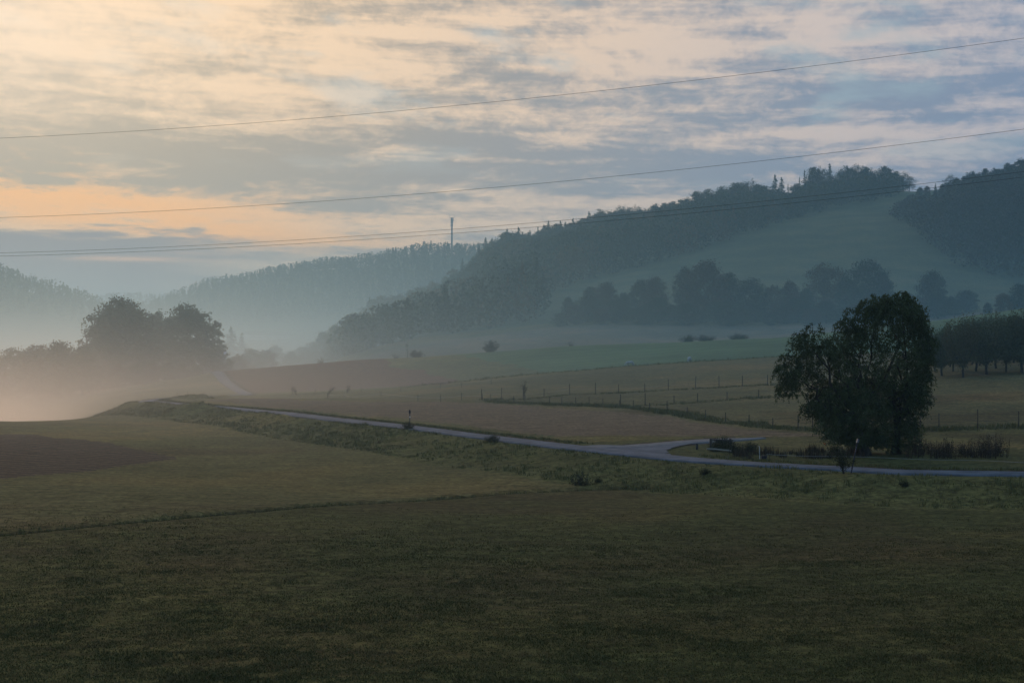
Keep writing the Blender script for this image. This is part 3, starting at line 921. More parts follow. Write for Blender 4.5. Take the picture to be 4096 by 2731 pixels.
# ------------------------------------------------------------------ the big trees on the left
G = 'big broadleaf trees standing in the mist on the left'
lib.place('b0', at(122, 388), by_top(122, 296, 388), 'tall dark broadleaf tree, the biggest crown in the mist on the left', 'tree', G, rz=.5, wide=.95)
lib.place('b1', at(189, 396), by_top(189, 304, 396), 'round dark broadleaf tree between the biggest crown and the upper end of the lane', 'tree', G, rz=1.2, wide=.92)
lib.place('b2', at(157, 408), by_top(157, 311, 408), 'broadleaf tree filling the gap between the two great crowns in the mist', 'tree', G, rz=2, wide=.70)
lib.place('b1', at(104, 380), by_top(104, 333, 380), 'lower broadleaf tree on the left flank of the biggest crown', 'tree', G, rz=3, wide=.95)
lib.place('h0', at(217, 402), by_top(217, 343, 402), 'small tree tucked under the right side of the round crown', 'tree', G, rz=3)
for X, v, d, k, lb in ((12, 347, 372, 'h0', 'low misty tree at the left edge of the picture'), (38, 344, 366, 'h1', 'low misty round tree, second from the left edge'),
                       (60, 340, 362, 'h2', 'low misty tree with the tallest top of the left-hand row'), (83, 345, 360, 'h3', 'low misty tree just left of the biggest crown'),
                       (-16, 346, 370, 'h1', 'low misty tree cut off by the left edge'), (26, 350, 384, 'h2', 'low misty tree behind the gap of the left-hand row'), (72, 351, 380, 'h0', 'low misty tree half behind the left-hand row')):
    lib.place(k, at(X, d), by_top(X, v, d), lb, 'tree', 'low trees in the ground mist at far left', wide=1.05)
for X, d, hh in ((98, 366, 5), (118, 364, 4.5), (135, 366, 4), (152, 368, 4), (168, 370, 3.6), (182, 374, 3.4), (196, 380, 3.2), (90, 364, 5), (143, 372, 5), (110, 372, 6), (176, 384, 5)):
    lib.place('h2' if int(X) % 2 else 'h3', at(X, d), hh + 1.5, 'bushy undergrowth at the foot of the big trees in the mist', 'bush', 'undergrowth below the big left-hand trees', wide=1.5)
# trees in the hollow beyond the lane
G = 'misty trees in the hollow beyond the lane'
for X, v, d, k, lb, w in ((231, 328, 620, 's1', 'dim pointed spruce in the mist right of the big trees', 1.5), (242, 333.5, 640, 's0', 'smaller dim spruce beside the dim pointed spruce', 1.3),
                       (252, 347.5, 470, 'h0', 'pale green round-topped tree in the hollow beyond the lane', 1.1), (266, 349, 478, 'h1', 'right half of the pale green clump in the hollow', 1.1), (275, 346, 560, 'h3', 'faint tree behind the pale green clump', 1.1),
                       (237, 353, 440, 'ha', 'yellowish tree at the upper end of the lane', .9), (291, 350, 520, 'h2', 'small grey tree alone in the mist, right of the clump', .9), (303, 346, 540, 'h1', 'grey tree stepping up towards the wood corner', .9),
                       (313, 341, 560, 'h0', 'grey misty tree left of the wood corner', .9), (324, 331, 540, 'h2', 'tall grey misty tree against the wood corner', .85), (335, 325, 520, 'h3', 'steep-sided tree at the outer corner of the wood', .9),
                       (334, 338, 500, 'h1', 'low tree at the foot of the wood corner', 1.0), (227, 362, 430, 'h2', 'leafy bush-like tree beside the top of the lane', 1.1), (245, 360, 455, 'ha', 'low yellowish tree behind the ploughed knoll', 1.2)):
    lib.place(k, at(X, d), by_top(X, v, d), lb, 'tree', G, wide=w)
# ------------------------------------------------------------------ wood corner and the row of field trees
G = 'field trees along the foot of the hillside meadow'
names = [(352, 313, 470, 'h0', 1.0, 'rounded tree at the left corner of the wood'), (366, 316, 474, 'h1', 1.0, 'second rounded tree of the wood corner'), (383, 308, 486, 'h2', 1.0, 'tree at the wood edge above the pale field'),
    (568, 297, 486, 'h3', .9, 'small dark round tree left of the field tree row'), (590, 286, 500, 'h1', .9, 'paler tree at the left end of the field tree row'), (606, 281, 490, 'h0', 1.0, 'wide pale tree, the first large one of the field tree row'),
    (640, 279, 496, 'h2', 1.0, 'dark tree left of the tallest field tree'), (655, 276, 488, 'h0', .9, 'rounded tree pressed against the tallest field tree'), (686, 268, 500, 'h3', 1.0, 'left shoulder of the tallest field tree'),
    (705, 260, 486, 'h2', 1.25, 'tallest field tree with a broad domed crown'), (728, 272, 492, 'h1', 1.0, 'right shoulder of the tallest field tree'), (752, 277, 484, 'h0', 1.05, 'broad dark tree in the middle of the field tree row'),
    (772, 284, 490, 'ha', .9, 'lower tree with a yellowish tinge in the field tree row'), (790, 281, 484, 'h3', .9, 'flat-topped tree right of the yellowish one'), (806, 288, 490, 'h1', .8, 'low tree in the dip of the field tree row'),
    (826, 262, 506, 'ha', 1.1, 'reddish-brown tree left of the dark dome'), (846, 276, 500, 'h2', .9, 'tree between the reddish one and the dark dome'), (866, 259, 498, 'h0', 1.15, 'dark dome-shaped tree at the right of the field tree row'),
    (884, 275, 494, 'h3', .9, 'tree on the right flank of the dark dome'), (931, 270, 486, 'h2', 1.0, 'solitary grey tree behind the top of the willow'), (908, 292, 480, 'h1', .9, 'low misty tree just left of the solitary grey one'),
    (951, 296, 478, 'h3', .9, 'low misty tree just right of the solitary grey one'), (624, 292, 484, 'h1', .8, 'low tree in the gap of the field tree row'),
    (1003, 292, 440, 'ha', 1.0, 'autumn tree at the right edge above the green field'), (1020, 283, 445, 'h0', 1.1, 'taller autumn tree cut by the right edge'), (988, 302, 440, 'h2', .9, 'small tree leading up to the autumn trees'), (1042, 280, 446, 'h1', 1.0, 'tree just beyond the right edge')]
for X, v, d, k, w, lb in names:
    lib.place(k, at(X, d), by_top(X, v, d), lb, 'tree', G, wide=w)
for X, d, hh in [(x_, 468 + (i % 3) * 6, 4.5 + (i * 37 % 5)) for i, x_ in enumerate(range(560, 975, 14))]:
    lib.place('h%d' % (X % 4), at(X, d), hh, 'low thicket between the trunks of the field tree row', 'bush', 'thickets below the field tree row', wide=1.7)

# ------------------------------------------------------------------ skyline trees of the right-hand hills
SK = {'spruce': 'dark pointed spruce standing up from the ridge of the wooded hill', 'broad': 'rounded broadleaf tree in the treetops along the wooded ridge',
      'open': 'thin open-crowned tree against the sky on the wooded ridge'}
def sky_tree(k, X, vt, d, cat='tree', label=None, w=1.0, extra=0.0):
    hh = by_top(X, vt, d)
    kind_s = 'spruce' if k[0] == 's' else ('open' if k in ('ro', 'p0', 'p1') else 'broad')
    hh = max(hh, 7.0)
    if label: return lib.place(k, at(X, d), hh, label, cat, None, wide=w)
    return lib.place(k, at(X, d), hh, SK[kind_s], cat, {'spruce': 'spruces on the wooded ridge', 'broad': 'broadleaf trees on the wooded ridge', 'open': 'open-crowned trees on the wooded ridge'}[kind_s], wide=w)
ridge = [(485.5, 237.7, 's0'), (492, 238.5, 's1'), (507, 229, 's2'), (518.5, 227.6, 's1'), (530, 230.5, 's0'), (538, 227, 'st'), (548.5, 221, 's2'), (560.5, 221, 's1'),
    (573, 218.5, 's2'), (589, 212, 's1'), (602, 209, 'p0'), (608, 210, 'ro'), (621, 205, 'ro'), (629, 207, 'p1'), (637, 205, 'ro'), (645, 208, 'st'), (654.5, 203.4, 'r0'), (664, 203, 'r1'),
    (673, 200.7, 'r2'), (684, 198, 'r0'), (696, 191.5, 'r1'), (708, 188.5, 'r2'), (721, 186, 'r0'), (736, 183, 'r1'), (743, 182, 'r2'), (750, 179.6, 'ro'), (757, 184.4, 'r1'), (765, 184.6, 'r0'),
    (797, 183, 'r2'), (814.6, 167.5, 'r1'), (822, 167, 'ro'), (841, 169, 'ro'), (848, 166, 'r2'), (856, 164, 'ro'), (866, 166, 'r0'), (874, 168.5, 'ro'), (885, 166.4, 'r1'), (896, 170.6, 'r2'),
    (904, 171.7, 'ro')]
for X, vt, k in ridge:
    d = 985 + random.random() * 20 - 10
    sky_tree(k, X, vt, d, w=1.1 if k[0] == 'r' else 1.3)
sky_tree('s2', 775, 175, 985, label='big dark spruce with layered boughs above the gap in the ridge trees', w=1.25)
sky_tree('s1', 781.5, 178, 985, label='second spruce leaning close to the big one above the gap', w=1.1)
sky_tree('st', 788, 184, 985, label='small spire beside the pair of spruces above the gap')
sky_tree('st', 799.5, 177.5, 985, label='slim bare spruce, left of two slim spires on the ridge', w=.8)
sky_tree('st', 804.5, 170.4, 985, label='slim tall spruce, right of two slim spires on the ridge', w=.9)
sky_tree('s0', 829.7, 164.2, 985, label='dark spruce rising from the middle of the highest ridge trees', w=1.1)
sky_tree('ro', 909, 175.5, 990, label='leaning broadleaf tree at the right end of the ridge wood', w=1.1)
# the shoulder of the wood falling to the left
for X, vt, k in [(462.4, 258.4, 's0'), (453.6, 268, 'r0'), (445.7, 276.8, 'r1'), (434, 281, 'r2'), (421.7, 285.5, 'r0'), (410.6, 290, 'r1'), (398, 293.5, 'r2'), (390, 295, 'r0'), (382, 296, 'r1'), (374, 299, 'r2'),
                 (470, 262, 'r1'), (476, 256, 's2'), (479, 246, 's1')]:
    d = 905 if X > 440 else 760
    lib.place(k, at(X, d), max(8, by_top(X, vt, d)), 'dim tree on the wooded shoulder stepping down to the valley' if k[0] == 'r' else 'dim spruce on the wooded shoulder stepping down to the valley', 'tree',
              'broadleaf trees on the falling shoulder of the wood' if k[0] == 'r' else 'spruces on the falling shoulder of the wood', wide=1.1)
sky_tree('s1', 369.5, 298, 760, label='lone small spruce at the low end of the wooded shoulder')
for i, X in enumerate(np.arange(488, 652, 4.3)):
    vt = float(np.interp(X, [t[0] for t in ridge], [t[1] for t in ridge])) + 1.5 + 5 * random.random()
    k = ('s%d' % (i % 3)) if (i * 7 % 5 < 2 and X < 600) else ('r%d' % (i % 3))
    sky_tree(k, float(X), vt, 975 + 12 * random.random(), w=1.7 if k[0] == 's' else 1.2)
# right-hand wood skyline
for X, vt, k in [(920, 189, 'r0'), (927, 186.5, 'r1'), (943, 184, 'r2'), (950.6, 174, 'ro'), (957, 177, 'r0'), (964, 176, 'r1'), (971, 171, 'r2'), (978, 172, 'r0'), (985.6, 168.5, 'r1'), (995, 167.7, 'r2'),
                 (1001, 168, 'r0'), (1008, 163, 'r1'), (1014, 164, 'r2'), (1021, 158, 'r0'), (1030, 154, 'r1'), (1042, 150, 'r2')]:
    d = 850 + (960 - X) * .5
    lib.place(k, at(X, d), max(7, by_top(X, vt, d)), 'treetop on the skyline of the dark wood at the right edge', 'tree', 'skyline trees of the right-hand wood', wide=1.0)
lib.place('s2', at(935.5, 862), max(6, by_top(935.5, 183, 862)), 'tiny spruce tip at the left end of the right-hand wood', 'tree')

# ------------------------------------------------------------------ woods that read as one mass
def lump_tree(r, conifer, H, Wd, n, leaf):
    t = r.random(n)
    if conifer:
        rad = Wd / 2 * (1 - t) ** .9 * (.55 + .6 * r.random(n)); z = H * (.12 + .9 * t)
    else:
        rad = Wd / 2 * np.sqrt(np.maximum(0, 1 - (2 * t ** .8 - 1) ** 2)) * (.75 + .35 * r.random(n)); z = H * (.10 + .9 * t ** .8)
    a = r.random(n) * 6.283
    return np.stack([rad * np.cos(a), rad * np.sin(a), z], 1)
def wood(name, spots, mats_leaf, n, leaf, label, seed):
    r = np.random.default_rng(seed); P_ = []
    for x, y, z, H, Wd, con in spots:
        p = lump_tree(r, con, H, Wd, n, leaf) + np.array([x, y, z]); P_.append(p)
    v, f = leaf_quads(np.concatenate(P_), leaf, leaf * .8, r=r)
    o_ = new_mesh(name, v, f, M[mats_leaf]); tag(o_, kind='stuff', label=label)
    return o_
def woodspots(polyCD, step, hfun, seed, con=0.3, jit=.45):
    """jittered grid inside an outline of (column, distance) corners"""
    r = np.random.default_rng(seed)
    poly = CD(polyCD)
    xs = [p[0] for p in poly]; ys = [p[1] for p in poly]
    gx_, gy_ = np.meshgrid(np.arange(min(xs), max(xs), step), np.arange(min(ys), max(ys), step))
    gx_ = gx_.ravel() + r.normal(size=gx_.size) * step * jit; gy_ = gy_.ravel() + r.normal(size=gy_.size) * step * jit
    m_ = in_poly(gx_, gy_, poly); gx_, gy_ = gx_[m_], gy_[m_]
    z_ = zfun(gx_, gy_)
    sp = []
    for x, y, z in zip(gx_, gy_, z_):
        H = hfun(r); c_ = r.random() < con
        sp.append((x, y, z - .5, H, H * (.38 if c_ else .72) * (.8 + .4 * r.random()), c_))
    return sp
# meadow edge of the hill wood, read off the picture and dropped on to the slope
edgeA = [(1262, 672), (1330, 655), (1400, 635), (1500, 608), (1600, 580), (1700, 548), (1780, 518), (1850, 496), (1930, 476), (2060, 452)]
eA = [cast_with(zfun, a / D2, b / D2, dmin=470) for a, b in edgeA]
eA = [(CX + F * p[0] / p[1], p[1]) for p in eA if p]
print('meadow edge', [(round(a), round(b)) for a, b in eA][:10])
outl = [(345, 452), (372, 458), (410, 466), (450, 474), (500, 482), (540, 492), (eA[0][0] - 4, eA[0][1] - 30)] + eA + [(903, 1012), (830, 1010), (780, 1006), (700, 1005), (600, 1000), (475, 985), (462, 930), (440, 900), (415, 800), (380, 760), (352, 640), (340, 520)]
spA = woodspots(outl, 7.0, lambda r: 9 + 9 * r.random(), 61, .22)
def cap_height(sp, table, d0):
    """keep the mass below the skyline trees"""
    o_ = []
    for x, y, z, H, Wd, con in sp:
        X = CX + F * x / y
        vt = np.interp(X, [t[0] for t in table], [t[1] for t in table]) + 3.5 + (3.5 if X < 600 else 0) + 3.0 * float(vnoise(np.array([X / 7.0]), np.array([y / 12.0]), 88)[0]) + 6 * random.random() ** 1.5
        H = H * (.75 + .5 * random.random())
        mx = (CY - vt) * y / F + CAMZ - z
        if mx < 4.0: continue
        o_.append((x, y, z, min(H, mx), Wd, con))
    return o_
tabA = [(330, 327), (346, 316), (352, 312), (370, 299), (382, 296.5), (398, 293.5), (410, 290), (421, 285.5), (434, 281.5), (446, 277), (456, 268), (466, 262), (473, 258), (477, 248), (486, 241), (507, 233), (530, 231), (560, 225), (589, 216),
        (602, 214), (637, 210), (660, 205), (684, 200), (696, 194), (721, 188), (750, 183), (765, 187), (780, 192), (797, 186), (812, 175), (866, 171), (900, 174), (909, 180), (914, 190)]
spA = cap_height(spA, tabA, 0)
spA = [s for s in spA if not (758 < CX + F * s[0] / s[1] < 784 and s[1] > 955)]
random.shuffle(spA)
isaut = lambda s: float(vnoise(np.array([s[0] / 28]), np.array([s[1] / 45]), 66)[0]) + .5 * random.random() > .62
fl = [isaut(s) for s in spA]
nA1 = [s for s, q_ in zip(spA, fl) if not q_]; nA2 = [s for s, q_ in zip(spA, fl) if q_]
wood('wooded_hillside', nA1, 'hedge', 150, 1.15, 'dense mixed wood covering the slope below the ridge', 71)
wood('autumn_woodland', nA2, 'autumn', 150, 1.1, 'yellowing and russet trees mixed into the hillside wood', 72)
outB = [(893, 845), (899, 760), (915, 700), (930, 650), (960, 612), (1000, 596), (1060, 590), (1300, 590), (1300, 860), (1024, 850), (960, 862), (915, 880)]
spB = woodspots(outB, 7.0, lambda r: 12 + 8 * r.random(), 62, .10)
tabB = [(880, 215), (897, 204), (905, 197), (915, 193), (927, 190), (945, 187), (950, 179), (971, 175), (985, 172), (1008, 168), (1021, 163), (1050, 153), (1300, 120)]
spB = cap_height(spB, tabB, 0)
wood('wooded_slope', spB, 'broad', 170, 1.1, 'dark broadleaf wood on the steep slope at the right edge', 73)
print('wood trees', len(spA), len(spB))
# far hills
spC = woodspots([(-300, 1330), (0, 1330), (60, 1400), (110, 1500), (150, 1600), (150, 1680), (60, 1640), (0, 1640), (-300, 1640)], 11.0, lambda r: 14 + 7 * r.random(), 63, .85)
wood('far_conifer_wood', spC, 'conifer', 46, 2.0, 'spruce wood on the hazy hill at the left edge', 74)
spD = woodspots([(120, 2120), (160, 1950), (200, 1750), (330, 1650), (420, 1600), (520, 1600), (560, 2230), (420, 2240), (280, 2250), (120, 2240)], 13.0, lambda r: 13 + 8 * r.random(), 64, .55)
wood('far_mixed_wood', spD, 'conifer', 44, 2.3, 'hazy wood covering the far hill below the mast', 75)
spE = woodspots([(60, 3900), (220, 3900), (220, 4100), (60, 4100)], 26.0, lambda r: 18 + 8 * r.random(), 65, .4)
wood('distant_wood', spE, 'hedge', 26, 4.5, 'faint wood on the most distant hill in the gap', 76)
print('far trees', len(spC), len(spD))
# spruces one can tell apart on the far ridges
for X, v, d in [(4, 270.5, 1600), (10, 272, 1600), (17, 273, 1598), (27, 278, 1600), (36, 286, 1600), (44, 289, 1600), (52, 290, 1600), (60, 293, 1600), (68, 297, 1600), (75, 299, 1600), (82, 301, 1598), (90, 302, 1600), (97, 305, 1600)]:
    lib.place('s%d' % (int(X) % 3), at(X, d), max(12, by_top(X, v, d)), 'hazy spruce tip on the crest of the left-hand hill', 'tree', 'spruces on the crest of the left-hand hill', wide=1.0)
for X, v, d in [(168, 303, 2200), (190, 294, 2200), (200, 290, 2200), (215, 280.5, 2200), (222, 283, 2200), (232, 281, 2200), (240, 279, 2200), (247, 276, 2200), (255, 271.5, 2200), (263, 270, 2200), (270, 269, 2200), (277, 267, 2200), (285, 265.5, 2200),
                (292, 265, 2200), (302, 261.5, 2200), (310, 261, 2200), (318, 258.5, 2200), (325, 261, 2200), (333, 259, 2200), (340, 259, 2200), (344, 260, 2200)]:
    lib.place('s%d' % (int(X) % 3), at(X, d), max(18, by_top(X, v + 1, d)), 'hazy spruce tip on the crest of the far hill left of the mast', 'tree', 'spruces on the crest of the far hill', wide=1.15)
lib.place('s2', at(385, 2200), max(18, by_top(385, 250.5, 2200)), 'lone hazy spruce on the far hill crest, left of the mast', 'tree', wide=1.3)
# ------------------------------------------------------------------ the willow beside the lane
WD = 90.0
def wp(X, v, dy=0.0):
    d = WD + dy
    return Vector(((X - CX) / F * d, d, CAMZ + (CY - v) / F * d))
wbase = at(880, WD)
willow = empty('willow_tree', wbase)
tag(willow, 'large dark green curly willow with two trunks standing beside the lane', 'tree')
WL = [  # lobe column, row, depth offset, radius across, radius up (picture pixels)
    (893, 322, 0, 27, 30), (912, 345, .6, 22, 36), (874, 330, -.4, 20, 22), (862, 350, .5, 24, 26), (900, 362, -1.2, 28, 34), (919, 370, .6, 14, 34),
    (813, 340, 0, 13, 20), (812, 362, .5, 18, 20), (796, 374, 0, 16, 16), (836, 352, -.5, 15, 18), (838, 378, .6, 26, 24), (862, 384, -1.3, 26, 26), (888, 392, 1.2, 30, 30),
    (912, 398, -.3, 17, 28), (838, 402, 0, 27, 18), (824, 392, 1.0, 18, 17), (866, 414, -1.1, 28, 26), (894, 424, .6, 26, 26), (850, 428, .4, 24, 19), (836, 424, -.5, 22, 17), (826, 414, .6, 16, 16), (842, 436, .3, 20, 12),
    (908, 434, -.3, 15, 20), (874, 436, 1.0, 24, 16), (880, 305, .2, 14, 14), (903, 302, .2, 11, 13), (926, 350, 0, 8, 20), (790, 386, .4, 14, 14), (812, 408, .2, 12, 9), (858, 442, -.4, 16, 8),
    (918, 336, .3, 14, 22), (850, 336, .3, 12, 17), (886, 310, -.3, 24, 18), (833, 348, .3, 13, 14), (783, 372, .1, 9, 12), (846, 364, .5, 16, 20), (925, 366, .2, 8, 24), (912, 448, .0, 12, 7), (920, 390, .3, 11, 30), (901, 311, -.6, 20, 18), (862, 438, .7, 24, 14), (884, 444, -.3, 18, 11), (872, 400, .3, 24, 24), (850, 388, .2, 18, 20), (858, 318, .2, 16, 16), (917, 322, .2, 14, 19), (847, 330, -.2, 13, 16), (926, 342, .1, 9, 17), (872, 306, .3, 14, 12), (908, 308, 0, 14, 14), (800, 345, .2, 12, 16), (788, 364, -.2, 12, 13)]
r = np.random.default_rng(900)
sc_ = WD / F
LP = []; LDir = []; strandmb = MB()
for X, v, dy, rx, rz_ in WL:
    c0 = wp(X, v, dy); rxm, rzm = rx * sc_ * .90, rz_ * sc_ * .95
    ns = int(24 + rxm * rzm * 34)
    for i in range(ns):
        d = r.normal(size=3); d /= np.linalg.norm(d)
        k = 0.55 + 0.45 * r.random() ** .5
        p = Vector((c0.x + d[0] * rxm * k, c0.y + d[1] * rxm * .85 * k, c0.z + d[2] * rzm * k))
        outv = Vector((d[0], d[1], 0)) * .3
        # twig arches up and out, then hangs
        L = 0.30 + 0.55 * r.random() + .5 * r.random() ** 4
        n = 11
        curl = r.random() * 6.28; cf = 5 + 4 * r.random()
        path = []
        for j in range(n):
            t = j / (n - 1)
            q_ = p + outv * (t * 1.2) + Vector((0, 0, 0.26 * t - L * t * t * .95)) + Vector((math.cos(curl + t * cf), math.sin(curl + t * cf), 0)) * .05
            path.append(q_)
        if p.z - L < wbase.z + .35: path = path[:5]
        if i % 3 == 0: strandmb.tube(path[::2] + [path[-1]], [.008] * len(path[::2]) + [.003], 3, cap=False)
        for j, q_ in enumerate(path):
            for _ in range(2):
                LP.append(np.array(q_) + r.normal(size=3) * .05)
                LDir.append((r.normal() * .6, r.normal() * .6, -0.8))
        # leafy filling inside the lobe
    m_ = int(ns * (8 if v < 385 else 15))
    dd = r.normal(size=(m_, 3)); dd /= np.linalg.norm(dd, axis=1, keepdims=True)
    kk_ = (r.random((m_, 1)) ** .5) * .85
    fp = np.array(c0) + dd * kk_ * np.array([rxm, rxm * .9, rzm])
    cl = np.array([vnoise(fp[:, 0] * 1.1, fp[:, 2] * 1.1 + fp[:, 1] * .7, 55)])[0]
    fp = fp[(cl > (-.10 if v < 385 else -.6)) & (fp[:, 2] > wbase.z + .4)]
    LP.extend(list(fp)); LDir.extend([(r.normal() * .8, r.normal() * .8, -.5) for _ in range(len(fp))])
LP = np.array(LP) - np.array(wbase); LDir = np.array(LDir)
v_w, f_w = leaf_quads(LP, 0.17, 0.055, dirs=LDir, r=r)
crown = new_mesh('crown', v_w, f_w, M['willow'], willow)
print('willow leaves', len(f_w))
strandmb.v = [Vector(p) - wbase for p in strandmb.v]
tw = strandmb.build('hanging_twig', M['bark'], crown); tw.name = 'hanging_twigs'
for nm, X0, dy0, X1, v1, limbs in (('trunk', 866, -.3, 858, 428, ((813, 350, 0), (800, 378, 0), (838, 360, .2), (862, 345, .4), (835, 400, -.5), (874, 330, 0), (850, 420, -.8))),
                                   ('trunk', 896, .3, 897, 430, ((893, 318, 0), (912, 345, .5), (905, 372, -.8), (919, 385, .4), (888, 380, 1.0), (902, 305, 0), (912, 415, 0)))):
    mb = MB()
    b0 = at(X0, WD + dy0) - Vector((0, 0, .3)); fork = wp(X1, v1, dy0)
    mid_ = wp((X0 + X1) / 2, 442, dy0)
    mb.tube([b0, b0 + Vector((0, 0, .45)), mid_, fork], [.46, .34, .27, .22], 10)
    for k_i, (X, v, dy) in enumerate(limbs):
        lp = limb_tree(mb, fork, wp(X, v, dy), .16 - .012 * k_i, .03, 6, .16, r, 8)
        for _ in range(5):
            q_ = lp[int(r.integers(2, 8))]
            limb_tree(mb, q_, q_ + Vector((r.normal() * .8, r.normal() * .8, .4 + r.random() * .8)), .045, .01, 4, .2, r, 4)
    mb.v = [Vector(p) - wbase for p in mb.v]
    mb.build('trunk', M['bark'], willow, smooth=True)

# ------------------------------------------------------------------ orchard on the right
G = 'orchard trees behind the willow'
orch = [(942, 172, 329, ''), (953, 178, 323, ''), (963, 168, 317.5, ''), (976, 176, 318, ''), (986.5, 170, 317, ''), (996, 180, 313, ''), (1006, 172, 318, ''), (1022, 170, 313, ''),
        (950, 190, 328, ''), (972, 192, 322, ''), (992, 194, 314, ''), (1014, 190, 319, ''), (1036, 171, 310, ''), (1034, 186, 314, ''), (935, 182, 334, '')]
ordn = ['first orchard tree right of the willow, its trunk clearly seen', 'second orchard tree right of the willow', 'orchard tree with the pointed top left of the middle', 'orchard tree in the middle of the front row',
        'fifth orchard tree with a broad brushy top', 'sixth orchard tree of the front row', 'seventh orchard tree of the front row', 'tallest orchard tree at the right edge',
        'back row orchard tree behind the first two', 'back row orchard tree behind the pointed one', 'back row orchard tree behind the broad brushy one', 'back row orchard tree near the right edge',
        'orchard tree just outside the right edge', 'back row orchard tree just outside the right edge', 'orchard tree half hidden by the right side of the willow']
for i, ((X, d, vt, _), lb) in enumerate(zip(orch, ordn)):
    lib.place('o%d' % (i % 4), at(X, d), by_top(X, vt, d), lb, 'tree', G, wide=(.95, .8, .72, .9)[i % 4])

# ------------------------------------------------------------------ bushes
def put_bush(key, X, v, d, hpx, lb, wide=1.0, group=None, cat='bush'):
    p = at(X, d) if d else hit(X, v)
    return lib.place(key, p, max(.3, hpx * p.y / F), lb, cat, group, wide=wide)
put_bush('bu0', 491, 0, 352, 12.5, 'round dark bush alone on the skyline above the fields', 1.15)
put_bush('bu1', 417, 0, 352, 7.5, 'long low bush on the knoll beside the dead tree', 1.0)
put_bush('bu2', 396, 0, 352, 6.5, 'thin scrubby bush left of the dead tree', 1.0)
put_bush('bu2', 321, 0, 352, 8, 'small straggly bush on top of the ploughed knoll', 1.1)
put_bush('bu2', 571, 0, 351, 7, 'sparse bare bush faint on the skyline above the green crop', 1.1)
put_bush('bu1', 688, 0, 356, 8.0, 'first of three dim hedge clumps on the green skyline', 1.1, 'dim hedge clumps on the green skyline')
put_bush('bu1', 706, 0, 357, 6.5, 'second of three dim hedge clumps on the green skyline', 1.5, 'dim hedge clumps on the green skyline')
put_bush('bu1', 738, 0, 358, 6.5, 'third and widest of the dim hedge clumps on the green skyline', 1.7, 'dim hedge clumps on the green skyline')
dt = empty('dead_tree', at(407, 352)); tag(dt, 'thin dead tree with bare twigs on the knoll skyline', 'tree')
mb = MB(); limb_tree(mb, (0, 0, -.2), (.1, 0, 3.6), .09, .015, 5, .08, r, 8)
for i in range(22):
    z = .8 + 2.5 * r.random(); a = r.random() * 6.28; L = .35 + .6 * r.random() * (1.1 - z / 4)
    limb_tree(mb, (0, 0, z), (math.cos(a) * L, math.sin(a) * L, z + .25), .03, .01, 3, .2, r, 3)
mb.build('trunk', M['bark'], dt)
put_bush('bu4', 581, 484.5, 0, 17, 'small leafy bush in the meadow beside the ditch', 1.1)
put_bush('bu1', 598, 482, 0, 5, 'low dark scrub running right from the meadow bush', .9)
for X, d, hp, lb in ((408, 119.5, 8, 'weedy tuft bush at the foot of the left signpost'), (493, 104.5, 9, 'dark weedy bush on the bank edge beside the lane'),                      (705, 81, 7, 'weedy clump on the bank below the fork'), 
                     (905, 74.0, 6, 'low leafy clump right of the leaning signpost'), ):
    put_bush('bu3' if hp > 5 else 'bu1', X, 0, d, hp, lb, 1.15 if hp > 5 else .8)
# dark brambles round the wooden rail
for X, d, hp, w, lb in ((716, 94.5, 9, 1.0, 'bramble thicket in front of the broken wooden rail'), (734, 93.5, 12, .8, 'bramble thicket at the right end of the broken rail'), (750, 94, 11, .8, 'dark bramble thicket left of the white stake'), (723, 96.5, 13, .9, 'bramble thicket behind the broken rail')):
    put_bush('bu1', X, 0, d, hp, lb, w, 'brambles round the broken rail')
# wild rose by the leaning signpost
rb = at(843, 77.6)
rose = empty('rose_bush', rb); tag(rose, 'sparse wild rose bush with arching stems left of the leaning signpost', 'bush')
mb = MB(); P_ = []
for dx_, h_r, lean in ((-.95, 1.75, -.9), (-.6, 1.45, -.4), (-.2, 1.2, -.05), (.15, 1.35, .15), (.35, 1.1, .4), (-.75, 1.1, -.7), (.0, .9, -.2), (.6, .8, .7), (-.3, 1.5, -.6)):
    pth = []
    for j in range(9):
        t = j / 8
        pth.append(Vector((dx_ * t ** 1.4 + .05 * math.sin(j * 2.1), .25 * math.sin(dx_ * 9) * t, h_r * (1 - (1 - t) ** 1.5) - .1)))
    mb.tube(pth, [.016 * (1 - .7 * j / 8) for j in range(9)], 4)
    for j in range(3, 9):
        P_.append(np.array(pth[j]) + r.normal(size=(26, 3)) * np.array([.09, .09, .075]))
P_ = np.concatenate(P_)
vv_, ff_ = leaf_quads(P_, .075, .045, r=r)
new_mesh('leaves', vv_, ff_, M['shrub'], rose); mb.build('stems', M['bark'], rose)
hv = MB(); tipn = Vector((-1.0, .05, 1.66))
for i in range(3): hv.box(tipn + Vector((i * .035 - .03, 0, -.02 * i)), (.05, .05, .055))
hv.build('rose_hip', M['hip'], rose)

